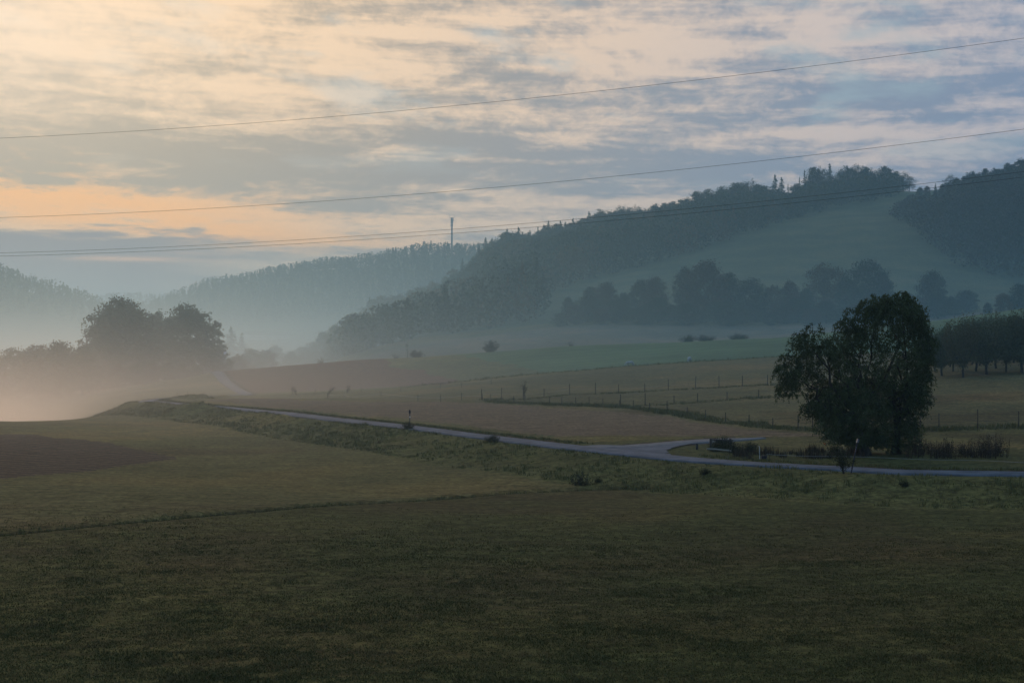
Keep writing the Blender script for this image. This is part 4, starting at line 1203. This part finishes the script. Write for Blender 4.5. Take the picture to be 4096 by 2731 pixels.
# ------------------------------------------------------------------ fences
def post_mb(h, w, lean=0.0, leany=0.0):
    mb = MB()
    mb.tube([(0, 0, -.25), (lean * .4, leany * .4, h * .5), (lean, leany, h)], [w, w * .96, w * .88], 7)
    return mb
def fence(name, label, posts, wires=(), mat='wood', wmat='wire', w=.045, group=None):
    """posts: (column, base row or None, distance or None, height px, lean px)"""
    root = None; tops = []
    for X, v, d, hp, ln in posts:
        p = at(X, d) if d else hit(X, v)
        h = hp * p.y / F
        if root is None:
            root = empty(name, p); tag(root, label, 'fence', group); o0 = p
        po = post_mb(h, w, ln * p.y / F, 0).build('post', M[mat], root)
        po.location = p - o0
        tops.append((p, h, ln * p.y / F))
    for fr, th in wires:
        mb = MB(); path = []
        for (p, h, l), (p2, h2, l2) in zip(tops[:-1], tops[1:]):
            a = p + Vector((l * fr, 0, min(h, 1.25) * fr)); b_ = p2 + Vector((l2 * fr, 0, min(h2, 1.25) * fr))
            for j in range(6):
                t = j / 6; q_ = a.lerp(b_, t); q_.z -= .05 * math.sin(math.pi * t); path.append(q_ - o0)
        path.append(b_ - o0)
        mb.tube(path, th, 4); mb.build('wire', M[wmat], root)
    return root
c8 = lambda x, y: ((1800 + x * .5102) / 4, (1350 + y * .5102) / 4)
c2 = lambda x, y: ((2900 + x * .5085) / 4, (1600 + y * .5085) / 4)
def row_from(lst, cf, k):
    o_ = []
    for x, yt, yb, *ln in lst:
        X, v = cf(x, yb); o_.append((X, v, None, (yb - yt) * k, ln[0] * k if ln else 0))
    return o_
A = row_from([(248, 400, 482), (405, 390, 480), (575, 375, 486), (737, 395, 466), (938, 360, 444), (1141, 350, 440), (1322, 365, 432), (1527, 357, 422), (1711, 323, 408), (1923, 298, 400, 6), (2109, 297, 390), (2292, 295, 378), (2490, 288, 368), (2690, 282, 360), (2880, 276, 352)], c8, .1276)
fence('pasture_fence', 'upper pasture fence of tall wooden posts with a pale tape strand', A, [(.55, .007)], wmat='tape', w=.05)
B = row_from([(320, 440, 492), (500, 453, 510), (587, 457, 515), (780, 460, 520), (877, 460, 530), (985, 465, 528), (1090, 460, 532), (1198, 475, 534), (1330, 485, 545), (1437, 488, 548), (1565, 507, 562), (1702, 493, 585), (1860, 540, 605), (2003, 563, 633), (2160, 583, 660), (2345, 598, 678)], c8, .1276)
B += row_from([(188, 120, 188), (376, 137, 212), (575, 118, 228), (688, 105, 233), (860, 110, 242), (1060, 112, 246), (1300, 105, 244), (1535, 95, 240), (1683, 100, 232), (1988, 68, 222), (2310, 85, 214), (2700, 80, 205)], c2, .1271)
fence('stake_fence', 'lower field fence of short weathered stakes running down to the willow', B, [(.9, .006), (.5, .006)], w=.04)
Cc = row_from([(1337, 443, 540), (1530, 433, 528), (1756, 450, 517), (1941, 432, 500), (2172, 420, 485), (2420, 405, 470), (2680, 392, 456), (2900, 380, 446)], c8, .1276)
fence('cross_fence', 'middle pasture fence climbing right behind the lower stakes', Cc, [(.85, .006)], w=.05)
# pale electric tapes in the misty pasture on the left
c3 = lambda x, y: ((1200 + x * .51) / 4, (1150 + y * .51) / 4)
D1 = row_from([(-60, 790, 838), (120, 790, 836), (480, 778, 826), (790, 768, 812), (1100, 745, 790), (1268, 738, 782), (1500, 716, 758)], c3, .1275)
fence('electric_fence', 'far electric fence line with pale tape below the ploughed knoll', D1, [(.92, .009)], wmat='tape', mat='wood', w=.035)
D2_ = row_from([(216, 820, 868), (345, 815, 862), (400, 848, 868), (635, 812, 852), (925, 832, 890), (1102, 838, 894), (1268, 820, 880), (1430, 828, 878)], c3, .1275)
fence('electric_fence', 'near electric fence line with pale tape in the misty pasture', D2_, [(.6, .009)], wmat='tape', mat='wood', w=.035)
D3 = [(X, v, None, h, 0) for X, v, h in ((177, 394.5, 3), (187.5, 394.2, 3.4), (204, 394.5, 2.6))]
fence('stake_fence', 'three thin stakes in the grass left of the rising lane', D3, [(.9, .01)], w=.05)
# creepers grown over three of the posts
def creeper(X, v, hpx, lb, lean=0.0, key=0):
    p = hit(X, v); h = hpx * p.y / F
    rr_ = np.random.default_rng(950 + key)
    root = empty('climbing_plant', p); tag(root, lb, 'plant', None)
    mb = MB(); pth = [Vector((lean * h * (j / 7) ** 2 + .04 * math.sin(j * 2), -.08, h * j / 7)) for j in range(8)]
    mb.tube(pth, .02, 4); mb.build('stem', M['bark'], root)
    Pq = []
    for j, q_ in enumerate(pth[1:]):
        n = 16 + 13 * j
        Pq.append(np.array(q_) + rr_.normal(size=(n, 3)) * (.05 + .026 * j * (1.6 if j > 4 else 1)))
    vq, fq = leaf_quads(np.concatenate(Pq), .10, .06, r=rr_)
    new_mesh('leaves', vq, fq, M['shrub'], root)
creeper(524.5, 399, 15, 'dark creeper rising above the third post of the upper fence', .02, 0)
creeper(296.5, 395.2, 7.5, 'misty creeper on a fence post at the left end of the pasture', -.5, 1)
creeper(328, 396.5, 8.5, 'second misty creeper leaning right off its fence post', .6, 2)
creeper(347, 393, 6, 'faint creeper on the third post of the misty pasture', .4, 3)

# ------------------------------------------------------------------ roadside furniture
p = at(850, 78.3)
sp_ = empty('leaning_signpost', p); tag(sp_, 'dark blue leaning pole with a small pale box at the top beside the lane', 'signpost')
hp = 33 * 78.3 / F; ln = .42
mb = MB(); mb.tube([(0, 0, -.3), (ln, 0, hp)], [.034, .034], 10); mb.build('pole', M['bluepost'], sp_)
ax = Vector((ln, 0, hp)).normalized()
rot = ax.to_track_quat('Z', 'Y').to_matrix()
mb = MB(); mb.box(Vector((ln, 0, hp)) + Vector((.01, .0, -.02)), (.21, .10, .20), rot); bx = mb.build('box', M['grey'], sp_)
mb = MB(); mb.box(Vector((ln, -.056, hp - .045)), (.10, .012, .13), rot); mb.build('dark_panel', M['bluepost'], bx)
mb = MB()
for k_i, (ww, t) in enumerate(((.050, .80), (.030, .765), (.046, .735), (.022, .70), (.040, .672), (.030, .64))):
    q_ = Vector((ln * t, -.036, hp * t)); mb.box(q_ + Vector(((k_i % 2) * .012 - .006, 0, 0)), (ww, .004, .030), rot)
mb.build('white_lettering', M['white'], sp_)
p = at(409.8, 121.5)
s2 = empty('marker_post', p); tag(s2, 'upright dark marker post with a pale band on the verge of the lane', 'signpost')
h2_ = 18.5 * 121.5 / F
mb = MB(); mb.tube([(0, 0, -.3), (0, 0, h2_)], .035, 8); mb.build('pole', M['bluepost'], s2)
mb = MB(); mb.box((0, 0, h2_ * .86), (.16, .06, .26)); mb.build('box', M['bluepost'], s2)
mb = MB(); mb.tube([(0, 0, h2_ * .55), (0, 0, h2_ * .63)], .042, 8); mb.build('white_band', M['white'], s2)
p = at(759.8, 88.6)
st = empty('fence_stake', p); tag(st, 'white plastic electric fence stake beside the lane', 'stake')
mb = MB(); mb.tube([(0, 0, -.2), (-.03, 0, .82)], .014, 6); mb.tube([(-.03, 0, .80), (-.09, 0, .83)], .008, 4); mb.build('stake', M['white'], st)
p = at(764, 88.9)
en = empty('fence_battery', p); tag(en, 'small dark blue battery box on the grass by the white stake', 'box')
mb = MB(); mb.box((0, 0, .10), (.34, .22, .20)); mb.build('case', M['bluepost'], en)
mb = MB(); mb.tube([(-.1, 0, .2), (-.07, 0, .27), (.07, 0, .27), (.1, 0, .2)], .012, 5); mb.build('handle', M['bluepost'], en)
# low tape from the battery along the verge
root = empty('electric_tape', at(766, 88.5)); tag(root, 'thin low electric tape strung along the verge towards the right', 'tape')
o0 = root.location.copy(); mb = MB(); path = []
for X in range(766, 1180, 12):
    d = 88.5 - (X - 766) * .030; q_ = at(X, d); q_.z += .34 + .03 * math.sin(X); path.append(q_ - o0)
mb.tube(path, .007, 4); mb.build('strand', M['tape'], root)
for X in (850, 930, 1010, 1090):
    d = 88.5 - (X - 766) * .030; q_ = at(X, d)
    t_ = MB(); t_.tube([q_ - o0 + Vector((0, 0, -.1)), q_ - o0 + Vector((0, 0, .40))], .006, 4); t_.build('peg', M['wire'], root)
# broken wooden railing
p = at(720, 95.0)
ra = empty('wooden_railing', p); tag(ra, 'broken wooden railing sunk in brambles beside the fork', 'railing')
px = lambda X: (X - 720) * 95 / F
for X in (710.6, 730.5):
    mb = MB(); mb.box((px(X), 0, .30), (.13, .13, .95)); mb.build('post', M['wood'], ra)
mb = MB(); mb.tube([(px(711), -.09, .72), (px(733), -.09, .66)], .045, 6); mb.build('rail', M['wood'], ra)
lg = MB(); pl = at(719, 92.2)
lg.tube([(-.80, 0, .36), (-.2, .02, .33), (.80, 0, .22)], [.062, .07, .06], 8)
tag(lg.build('fallen_rail', M['log'], loc=pl), 'pale peeled log lying in front of the broken railing', 'log')
mb = post_mb(.42, .09); tag(mb.build('wooden_stump', M['wood'], loc=at(697, 95.5)), 'short thick wooden post on the grass tip of the fork', 'post')
for i, (X, d) in enumerate(((208.5, 170.6), (210.8, 170.2))):
    mb = post_mb(.36, .05); tag(mb.build('marker_stub', M['wood'], loc=at(X, d)), ['left one of two short stubs beside the far bend of the lane', 'right one of two short stubs beside the far bend of the lane'][i], 'post')
# railing, mirror at the top of the lane
p = at(194, 372)
gr = empty('guard_rail', p); tag(gr, 'pale guard rail below the big trees by the top of the lane', 'railing')
for i in range(4):
    mb = MB(); mb.box((-1.8 + i * 1.2, .1, .35), (.12, .12, 1.0)); mb.build('post', M['galv'], gr)
mb = MB(); mb.box((0, 0, .66), (4.4, .06, .34), Matrix.Rotation(R(-4), 3, 'Y')); mb.build('beam', M['grey'], gr)
p = at(225, 384); hm = CAMZ + (CY - 352.6) * 384 / F - p.z
tm = empty('traffic_mirror', p); tag(tm, 'round pale traffic mirror on a pole at the top of the lane', 'mirror')
mb = MB(); mb.tube([(0, 0, -.2), (0, 0, hm)], .05, 6); mb.build('pole', M['galv'], tm)
mb = MB(); mb.tube([(0, -.05, hm), (0, -.12, hm), (0, -.16, hm)], [.42, .40, .22], 18); mb.build('mirror', M['white'], tm)

# ------------------------------------------------------------------ two white horses behind the ridge
def horse(loc, rz, label, k=1.0, turned=1):
    root = empty('horse', loc, rz); tag(root, label, 'horse', None)
    J = [(0, 0, 1.22), (.45, 0, 1.20), (.80, 0, 1.22), (1.05, 0, 1.05), (1.22, 0, .72), (1.34, 0, .42), (1.46, 0, .22),   # back, neck down, muzzle
         (-.35, 0, 1.24), (-.62, 0, 1.20), (-.80, 0, 1.05), (-.86, 0, .70)]
    E = [(0, 1), (1, 2), (2, 3), (3, 4), (4, 5), (5, 6), (0, 7), (7, 8), (8, 9), (9, 10)]
    Rr = [.30, .29, .22, .17, .12, .12, .07, .29, .25, .05, .03]
    def leg(x, s_, front, dx):
        b0 = len(J)
        par = 1 if front else 8
        if front: L = [(x, .15 * s_, .95, .12), (x + dx * .4, .15 * s_, .55, .065), (x + dx, .15 * s_, .12, .042), (x + dx + .05, .15 * s_, .02, .055)]
        else: L = [(x + .06, .15 * s_, .92, .15), (x + .10, .15 * s_, .66, .08), (x - .06, .15 * s_, .46, .055), (x + dx, .15 * s_, .12, .042), (x + dx + .05, .15 * s_, .02, .055)]
        for i, (a, b_, c_, rd) in enumerate(L):
            J.append((a, b_, c_)); Rr.append(rd); E.append((par if i == 0 else b0 + i - 1, b0 + i))
    leg(.50, 1, True, .04); leg(.52, -1, True, -.10); leg(-.62, 1, False, .02); leg(-.60, -1, False, -.10)
    for s_ in (-1, 1):
        J.append((1.20, .09 * s_, .80)); Rr.append(.035); E.append((4, len(J) - 1))
    me = bpy.data.meshes.new('body'); me.from_pydata([(a * k, b_ * k, c_ * k) for a, b_, c_ in J], E, [])
    me.materials.append(M['horse'])
    o_ = bpy.data.objects.new('body', me); COL.link(o_); o_.parent = root
    sk = o_.modifiers.new('skin', 'SKIN'); sk.use_smooth_shade = True
    for i, v_ in enumerate(me.skin_vertices[0].data):
        v_.radius = (Rr[i] * k, Rr[i] * k); v_.use_root = (i == 0)
    o_.modifiers.new('sub', 'SUBSURF').levels = 1; o_.modifiers['sub'].render_levels = 2
    rr_ = np.random.default_rng(5)
    c_ = np.array([[.85 + .32 * t, 0, 1.30 - .5 * t] for t in np.linspace(0, 1, 60)]) + rr_.normal(size=(60, 3)) * .03
    vm, fm = leaf_quads(c_ * k, .16 * k, .05 * k, dirs=np.tile([0, .2, -1.], (60, 1)), r=rr_); new_mesh('mane', vm, fm, M['log'], root)
    c_ = np.array([[-.88, 0, 1.05 - .6 * t] for t in np.linspace(0, 1, 60)]) + rr_.normal(size=(60, 3)) * .035
    vm, fm = leaf_quads(c_ * k, .22 * k, .04 * k, dirs=np.tile([0, 0, -1.], (60, 1)), r=rr_); new_mesh('tail', vm, fm, M['log'], root)
    return root
def on_ridge(X, v_foot, lo=268, hi=345):
    best = None
    for d in np.arange(lo, hi, 2.0):
        p = at(X, d); e = abs(CY - (p.z - CAMZ) * F / d - v_foot)
        if best is None or e < best[0]: best = (e, p)
    return best[1]
horse(on_ridge(630.5, 368.8), R(205), 'white horse grazing behind the ridge, the left and lower of two', 1.0)
horse(on_ridge(689.5, 364.5), R(248), 'white horse grazing behind the ridge, the right and higher of two', 1.05)

# ------------------------------------------------------------------ mast, cables, far houses
pm = at(451.9, 2195); hM = CAMZ + (CY - 217.5) * 2195 / F - pm.z
mast = empty('radio_mast', pm); tag(mast, 'tall slender radio mast with antennas rising from the far wooded hill', 'mast')
mb = MB(); mb.tube([(0, 0, -2), (0, 0, hM * .5), (0, 0, hM)], [1.5, 1.4, 1.25], 14); mb.build('pole', M['galv'], mast, smooth=True)
for fr, n_, hh, rad in ((.955, 3, 5.2, 2.0), (.885, 3, 3.6, 1.7), (.80, 3, 3.0, 1.9)):
    for i in range(n_):
        a = 2.0944 * i + fr * 9
        mb = MB(); mb.box((math.cos(a) * rad, math.sin(a) * rad, hM * fr), (1.0, 1.0, hh)); mb.box((math.cos(a) * rad * .6, math.sin(a) * rad * .6, hM * fr), (.9, .3, .3)); mb.build('antenna', M['galv'], mast)
mb = MB(); mb.tube([(-1.4, 0, hM * .12), (-2.4, -.4, hM * .12)], [.3, 1.1], 10); mb.build('dish', M['galv'], mast)
for s_ in (-1, 1):
    mb = MB(); mb.tube([(0, 0, hM + .2), (s_ * 4.0, 0, hM + .2)], .22, 5); mb.tube([(s_ * 4.0, 0, hM + .2), (s_ * 4.1, 0, hM + 5)], .16, 5); mb.build('antenna_rod', M['galv'], mast)
def cable(label, vL, vM, vR, dL, dR, rad):
    # quadratic through three picture rows, carried well past both sides of the view
    pth = []
    xL, xR = (0 - CX) / F * dL, (1024 - CX) / F * dR
    for i in range(161):
        s_ = -0.9 + 2.8 * i / 160
        x = xL + (xR - xL) * s_; d = dL + (dR - dL) * s_
        X = CX + F * x / d; u = X / 1024
        z = CAMZ
        pth.append((x, d, s_))
    def zat(X, v): return None
    # heights: parabola along the span fitted at the three columns
    def s_of(X):
        lo, hi = -0.9, 1.9
        for _ in range(50):
            m_ = (lo + hi) / 2; x = xL + (xR - xL) * m_; d = dL + (dR - dL) * m_
            if CX + F * x / d < X: lo = m_
            else: hi = m_
        return (lo + hi) / 2
    S_ = [s_of(0), s_of(512), s_of(1024)]
    Z_ = [(CY - v) / F * (dL + (dR - dL) * s_) for v, s_ in zip((vL, vM, vR), S_)]
    co = np.polyfit(S_, Z_, 2)
    mb = MB(); mb.tube([(x, d, CAMZ + np.polyval(co, s_)) for x, d, s_ in pth], rad, 5)
    o_ = mb.build('power_cable', M['wire']); tag(o_, label, 'cable')
cable('topmost overhead cable crossing the upper sky', 138, 99.9, 38, 62, 48, .0065)
cable('second overhead cable crossing the middle of the sky', 217.3, 185.7, 128.9, 62, 48, .0065)
cable('upper one of the close pair of overhead cables before the hills', 252.6, 224.3, 171.4, 96, 78, .0095)
cable('lower one of the close pair of overhead cables before the hills', 255.8, 228.6, 176.8, 96, 78, .0095)
def house(X, d, L, Wd_, h, rh, rz, label, nwin):
    p = at(X, d); root = empty('house', p, rz); tag(root, label, 'house', 'white houses in the far valley')
    mb = MB(); mb.box((0, 0, h / 2 - 1), (L, Wd_, h + 2)); wl = mb.build('wall', M['plaster'], root)
    e = .5
    vs = [(-L/2 - e, -Wd_/2 - e, h), (L/2 + e, -Wd_/2 - e, h), (L/2 + e, Wd_/2 + e, h), (-L/2 - e, Wd_/2 + e, h), (-L/2 - e, 0, h + rh), (L/2 + e, 0, h + rh)]
    rf = new_mesh('roof', vs, [(0, 1, 5, 4), (2, 3, 4, 5), (1, 2, 5), (3, 0, 4), (3, 2, 1, 0)], M['roof'], root)
    mb = MB(); mb.box((L * .2, Wd_ * .12, h + rh), (.9, .9, 1.8)); mb.build('chimney', M['plaster'], rf)
    for i in range(nwin):
        mb = MB(); mb.box((-L / 2 + L * (i + .5) / nwin, -Wd_ / 2 - .05, h * .52), (1.3, .12, 1.5)); mb.build('window', M['glass'], root)
house(257.5, 1405, 17, 9, 4.0, 4.2, .06, 'long white house in the mist, the middle one of three', 5)
house(280, 1405, 19, 9, 2.9, 3.4, -.04, 'low white house in the mist, the right one of three', 6)
house(247, 1412, 8, 8, 5.2, 3.0, 1.45, 'white gable-ended house in the mist, the left one of three', 2)

# ------------------------------------------------------------------ grass, weeds
def tufts(name, xs, ys, h, blades, mat, label, spread=.10, wid=.016, seed=1, lean=.5):
    r = np.random.default_rng(seed); n = len(xs)
    zz = zfun(xs, ys)
    B = np.repeat(np.stack([xs, ys, zz - .02], 1), blades, 0); m_ = len(B)
    hh = np.repeat(h, blades) * (.55 + .7 * r.random(m_))
    B[:, :2] += r.normal(size=(m_, 2)) * spread
    a = r.random(m_) * 6.283; w = wid * (.7 + .6 * r.random(m_))
    sx_ = np.stack([np.cos(a), np.sin(a), np.zeros(m_)], 1) * w[:, None]
    l = r.normal(size=(m_, 2)) * lean * hh[:, None] * .6
    mid_ = B + np.stack([l[:, 0] * .3, l[:, 1] * .3, hh * .6], 1)
    tip = B + np.stack([l[:, 0], l[:, 1], hh], 1)
    v = np.stack([B - sx_, B + sx_, mid_ + sx_ * .7, tip, mid_ - sx_ * .7], 1).reshape(-1, 3)
    f0 = np.arange(m_)[:, None] * 5
    f = np.concatenate([f0 + np.array([[0, 1, 2, 4]]), f0 + np.array([[4, 2, 3, 3]])])
    quads = f0 + np.array([[0, 1, 2, 4]]); tris = f0 + np.array([[4, 2, 3]])
    me = bpy.data.meshes.new(name)
    me.vertices.add(len(v)); me.vertices.foreach_set('co', v.astype(np.float32).ravel())
    li = np.concatenate([quads.ravel(), tris.ravel()]).astype(np.int32)
    me.loops.add(len(li)); me.loops.foreach_set('vertex_index', li)
    me.polygons.add(len(quads) + len(tris))
    me.polygons.foreach_set('loop_start', np.concatenate([np.arange(len(quads)) * 4, len(quads) * 4 + np.arange(len(tris)) * 3]).astype(np.int32))
    me.update(calc_edges=True); me.materials.append(M[mat])
    o_ = bpy.data.objects.new(name, me); COL.link(o_); tag(o_, kind='stuff', label=label)
    return o_
def along(line, off_lo, off_hi, step, n_per, r, side=-1, dmax=215):
    """random points beside a polyline, off_lo..off_hi metres towards the camera (side -1) or away"""
    xs = []; ys = []
    for (x0, y0), (x1, y1) in zip(line[:-1], line[1:]):
        if min(y0, y1) > dmax or abs(x0) > 90: continue
        L = math.hypot(x1 - x0, y1 - y0); n = max(1, int(L / step * n_per + r.random()))
        t = r.random(n); o_ = off_lo + (off_hi - off_lo) * r.random(n) ** .8
        nx, ny = (y1 - y0) / (L + 1e-9), -(x1 - x0) / (L + 1e-9)
        if ny * side < 0: nx, ny = -nx, -ny
        xs.append(x0 + (x1 - x0) * t + nx * o_); ys.append(y0 + (y1 - y0) * t + ny * o_)
    return np.concatenate(xs), np.concatenate(ys)
rr = np.random.default_rng(31)
x_, y_ = along(road_main, 1.4, 8.6, 1, 34, rr, -1)
cl = vnoise(x_ / 2.2, y_ / 2.2, 91) + .5 * vnoise(x_ / .7, y_ / .7, 92)
k_ = cl > -.55; x_, y_, cl = x_[k_], y_[k_], cl[k_]
tufts('tall_grass', x_, y_, .11 + .16 * np.clip(cl + .3, 0, 1.4), 7, 'tuft', 'rank uncut grass on the bank below the lane', seed=41, spread=.13, wid=.02)
x_, y_ = along(road_main, 1.5, 2.8, 1, 14, rr, 1, 212)
k_ = ~in_poly(x_, y_, jm) & ~((y_ > 86) & (y_ < 101) & (CX + F * x_ / y_ > 566) & (CX + F * x_ / y_ < 700)); x_, y_ = x_[k_], y_[k_]
tufts('verge_grass', x_, y_, .13 + .1 * rr.random(len(x_)), 6, 'tuft', 'grass growing on the far verge of the lane', seed=42, wid=.02)
x_, y_ = along(ditch, -.9, 1.1, 1, 14, rr, -1)
k_ = vnoise(x_ / 1.5, y_ / 1.5, 93) > -.3
tufts('ditch_grass', x_[k_], y_[k_], .05 + .11 * rr.random(k_.sum()), 6, 'tuft', 'longer grass along the shallow ditch in the meadow', seed=43, wid=.016)
def fenceline(postlist):
    q_ = []
    for X, v, d, *_ in postlist:
        c_ = cast_with(zfun, X, v) if v else ((X - CX) / F * d, d)
        q_.append(c_)
    return q_
for nm, ps, npm, hh, sd_, lb in (('fence_grass', fenceline(B), 15, .34, 44, 'uncut grass and weeds along the lower stake fence'), ('fence_grass', fenceline(A), 8, .20, 45, 'uncut grass along the upper pasture fence'),
                         ('fence_grass', fenceline(Cc), 10, .24, 46, 'uncut grass along the middle fence')):
    x_, y_ = along(ps, -1.3, 1.3, 1, npm, rr, -1, 400)
    cc_ = vnoise(x_ / 3.0, y_ / 3.0, 94)
    tufts(nm, x_, y_, hh * (.5 + .5 * np.clip(cc_ + .6, 0, 1.5)), 7, 'tuft', lb, seed=sd_, spread=.2, wid=.03)
# rough grass on the near ridge that hides the horses' feet
rid = CD([(400, 252), (512, 258), (640, 260), (700, 260), (768, 261), (860, 261), (960, 262)])
x_, y_ = along(rid, -4, 5, 1, 10, rr, -1, 400)
tufts('ridge_grass', x_, y_, .14 + .45 * rr.random(len(x_)) ** 5, 6, 'tuft', 'rough grass fringe on the crest of the pasture', seed=47, spread=.25, wid=.035)
# dead dock stems right of the willow
n = 420
X_ = 906 + 104 * rr.random(n); d_ = 86.5 + 4.5 * rr.random(n)
dens = vnoise(X_ / 9, d_ / 2, 95) + .5 * vnoise(X_ / 3, d_, 96)
k_ = dens + .7 * rr.random(n) > .22
x_, y_ = (X_[k_] - CX) / F * d_[k_], d_[k_]
hgt = (.22 + .95 * rr.random(len(x_)) ** 1.6) * (.7 + .5 * np.clip(dens[k_] + .5, 0, 1))
tufts('dead_weeds', x_, y_, hgt, 3, 'weed', 'dark dead dock and nettle stems right of the willow', seed=48, spread=.10, wid=.014, lean=.16)
sd_n = 26; px3 = np.repeat(x_, sd_n) + .07 * rr.normal(size=len(x_) * sd_n); py3 = np.repeat(y_, sd_n) + .07 * rr.normal(size=len(x_) * sd_n)
pz3 = zfun(px3, py3) + np.repeat(hgt, sd_n) * (.35 + .65 * rr.random(len(px3)))
vq, fq = leaf_quads(np.stack([px3, py3, pz3], 1), .07, .045, r=rr)
tag(new_mesh('weed_seed_heads', vq, fq, M['weed']), kind='stuff', label='brown seed heads and withered leaves on the dead dock stems')
n = 900
X_ = 735 + 130 * rr.random(n); d_ = 88.5 + 5 * rr.random(n); k_ = vnoise(X_ / 9, d_, 96) > .1
x_, y_ = (X_[k_] - CX) / F * d_[k_], d_[k_]
tufts('dry_weeds', x_, y_, .2 + .4 * rr.random(len(x_)), 5, 'weed', 'dry weeds and seed heads left of the willow', seed=49, spread=.14, wid=.018, lean=.3)
# short turf of the near meadow
n = 290000
u = rr.random(n); d_ = 1 / (1 / 24.5 + (1 / 72 - 1 / 24.5) * u)
X_ = -260 + 1560 * rr.random(n)
x_, y_ = (X_ - CX) / F * d_, d_
dr, sr_ = polydist(x_, y_, road_main)
k_ = ((vnoise(x_ / .45, y_ / .45, 97) + .5 * vnoise(x_ / .17, y_ / .17, 98) + 1.0 * rr.random(n)) > -.1) & (dr > 7.5) & (sr_ > 0)
m_pl = in_poly(x_, y_, ploughed_patch)
k_ &= ~m_pl & (rr.random(n) > sstep(y_, 50, 72))
x_, y_ = x_[k_], y_[k_]
hb = .022 + .03 * rr.random(len(x_)) + .03 * np.clip(vnoise(x_ / 1.7, y_ / 1.1, 99), 0, 1)
tufts('short_grass', x_, y_, hb * (1 + y_ / 120), 4, 'turf', 'short mown grass of the near meadow', seed=50, spread=.085, wid=.009, lean=1.3)
# ------------------------------------------------------------------ air
def vol_mat(name, color, density, aniso):
    m_ = bpy.data.materials.new(name); m_.use_nodes = True
    t = m_.node_tree; t.nodes.clear()
    o_ = t.nodes.new('ShaderNodeOutputMaterial'); v_ = t.nodes.new('ShaderNodeVolumePrincipled')
    v_.inputs['Color'].default_value = (*color, 1); v_.inputs['Density'].default_value = density
    v_.inputs['Anisotropy'].default_value = aniso
    t.links.new(v_.outputs[0], o_.inputs['Volume'])
    return m_, NT(t), v_
HB = 6500
mb = MB(); mb.box((0, 0, 107), (2 * HB, 2 * HB, 266))
hz = mb.build('haze', vol_mat('haze', (.45, .78, 1.0), 0.00020, 0.5)[0])
tag(hz, kind='stuff', label='thin morning haze over the whole valley')
# valley mist: thins out smoothly with height and towards the near fields
mm, N, v_ = vol_mat('mist', (.74, .91, 1.0), 0.001, 0.72)
g = N.n('ShaderNodeNewGeometry'); pos = g.outputs['Position']
px_, py_, pz_ = N.sep(pos)
zr = N.sub(pz_, CAMZ)
wv = N.mul(N.sub(N.noise(N.vmul(pos, (1, 1, 1.5)), 0.006, 2, 0.5), 0.5), 26.0)
ez = lambda z0, h: N.m('EXPONENT', N.m('DIVIDE', N.sub(z0, N.m('MAXIMUM', N.add(zr, wv), -30.0)), h))
side = N.ramp(px_, 320.0, -220.0, 1.1, 1.0)
broad = N.mul(N.mul(ez(-10.0, 36.0), 0.00108), N.mul(N.mul(N.ramp(py_, 30.0, 190.0), N.ramp(py_, 1500.0, 800.0, 0.42, 1.0)), side))
# low, dense part pooled in the hollow on the left
lowside = N.m('MULTIPLY', N.ramp(px_, -30.0, -120.0), N.ramp(py_, 150.0, 260.0))
nearl = N.mul(N.mul(N.ramp(px_, 40.0, -62.0), N.ramp(py_, 55.0, 150.0)), N.mul(N.ramp(py_, 420.0, 260.0), N.mul(N.m('MINIMUM', ez(-6.0, 6.0), 1.6), 0.0019)))
low = N.mul(N.mul(ez(-12.0, 5.0), 0.0056), N.mul(lowside, N.ramp(py_, 950.0, 430.0, 0.22, 1.0)))
foot = N.mul(N.m('MINIMUM', ez(4.0, 9.0), 2.2), N.mul(0.0025, N.mul(N.ramp(py_, 345.0, 450.0), N.ramp(py_, 900.0, 600.0))))
ez2 = N.m('EXPONENT', N.m('DIVIDE', N.sub(-13.0, N.m('MAXIMUM', N.add(zr, N.mul(wv, 0.12)), -20.0)), 1.6))
pool = N.mul(N.mul(N.m('MINIMUM', ez2, 4.0), 0.02), N.mul(N.ramp(N.add(px_, N.mul(py_, 0.30)), 5.0, -25.0), N.mul(N.ramp(py_, 165.0, 200.0), N.ramp(py_, 340.0, 260.0))))
tot = N.add(N.add(N.add(broad, nearl), foot), N.add(low, pool))
N.put(v_.inputs['Density'], tot)
# thin upper air scatters blue; warm sunward light is tinted into left and ground mist
airc = N.mix(N.ramp(N.sub(px_, N.mul(py_, 0.02)), 190.0, -230.0), (.32, .75, 1.0, 1), (.50, .73, .88, 1))
N.put(v_.inputs['Color'], N.mix(N.m('DIVIDE', N.add(N.add(N.add(low, nearl), pool), N.mul(foot, 0.12)), N.add(tot, 1e-7)), airc, (1.0, .93, .86, 1)))
mb = MB(); mb.box((-150, 1400, CAMZ + 52), (2500, 2800, 160))
ms = mb.build('mist', mm)
tag(ms, kind='stuff', label='pale ground mist lying in the valley and thinning upwards')
cy.volume_step_rate = 1.0
cy.volume_max_steps = 160
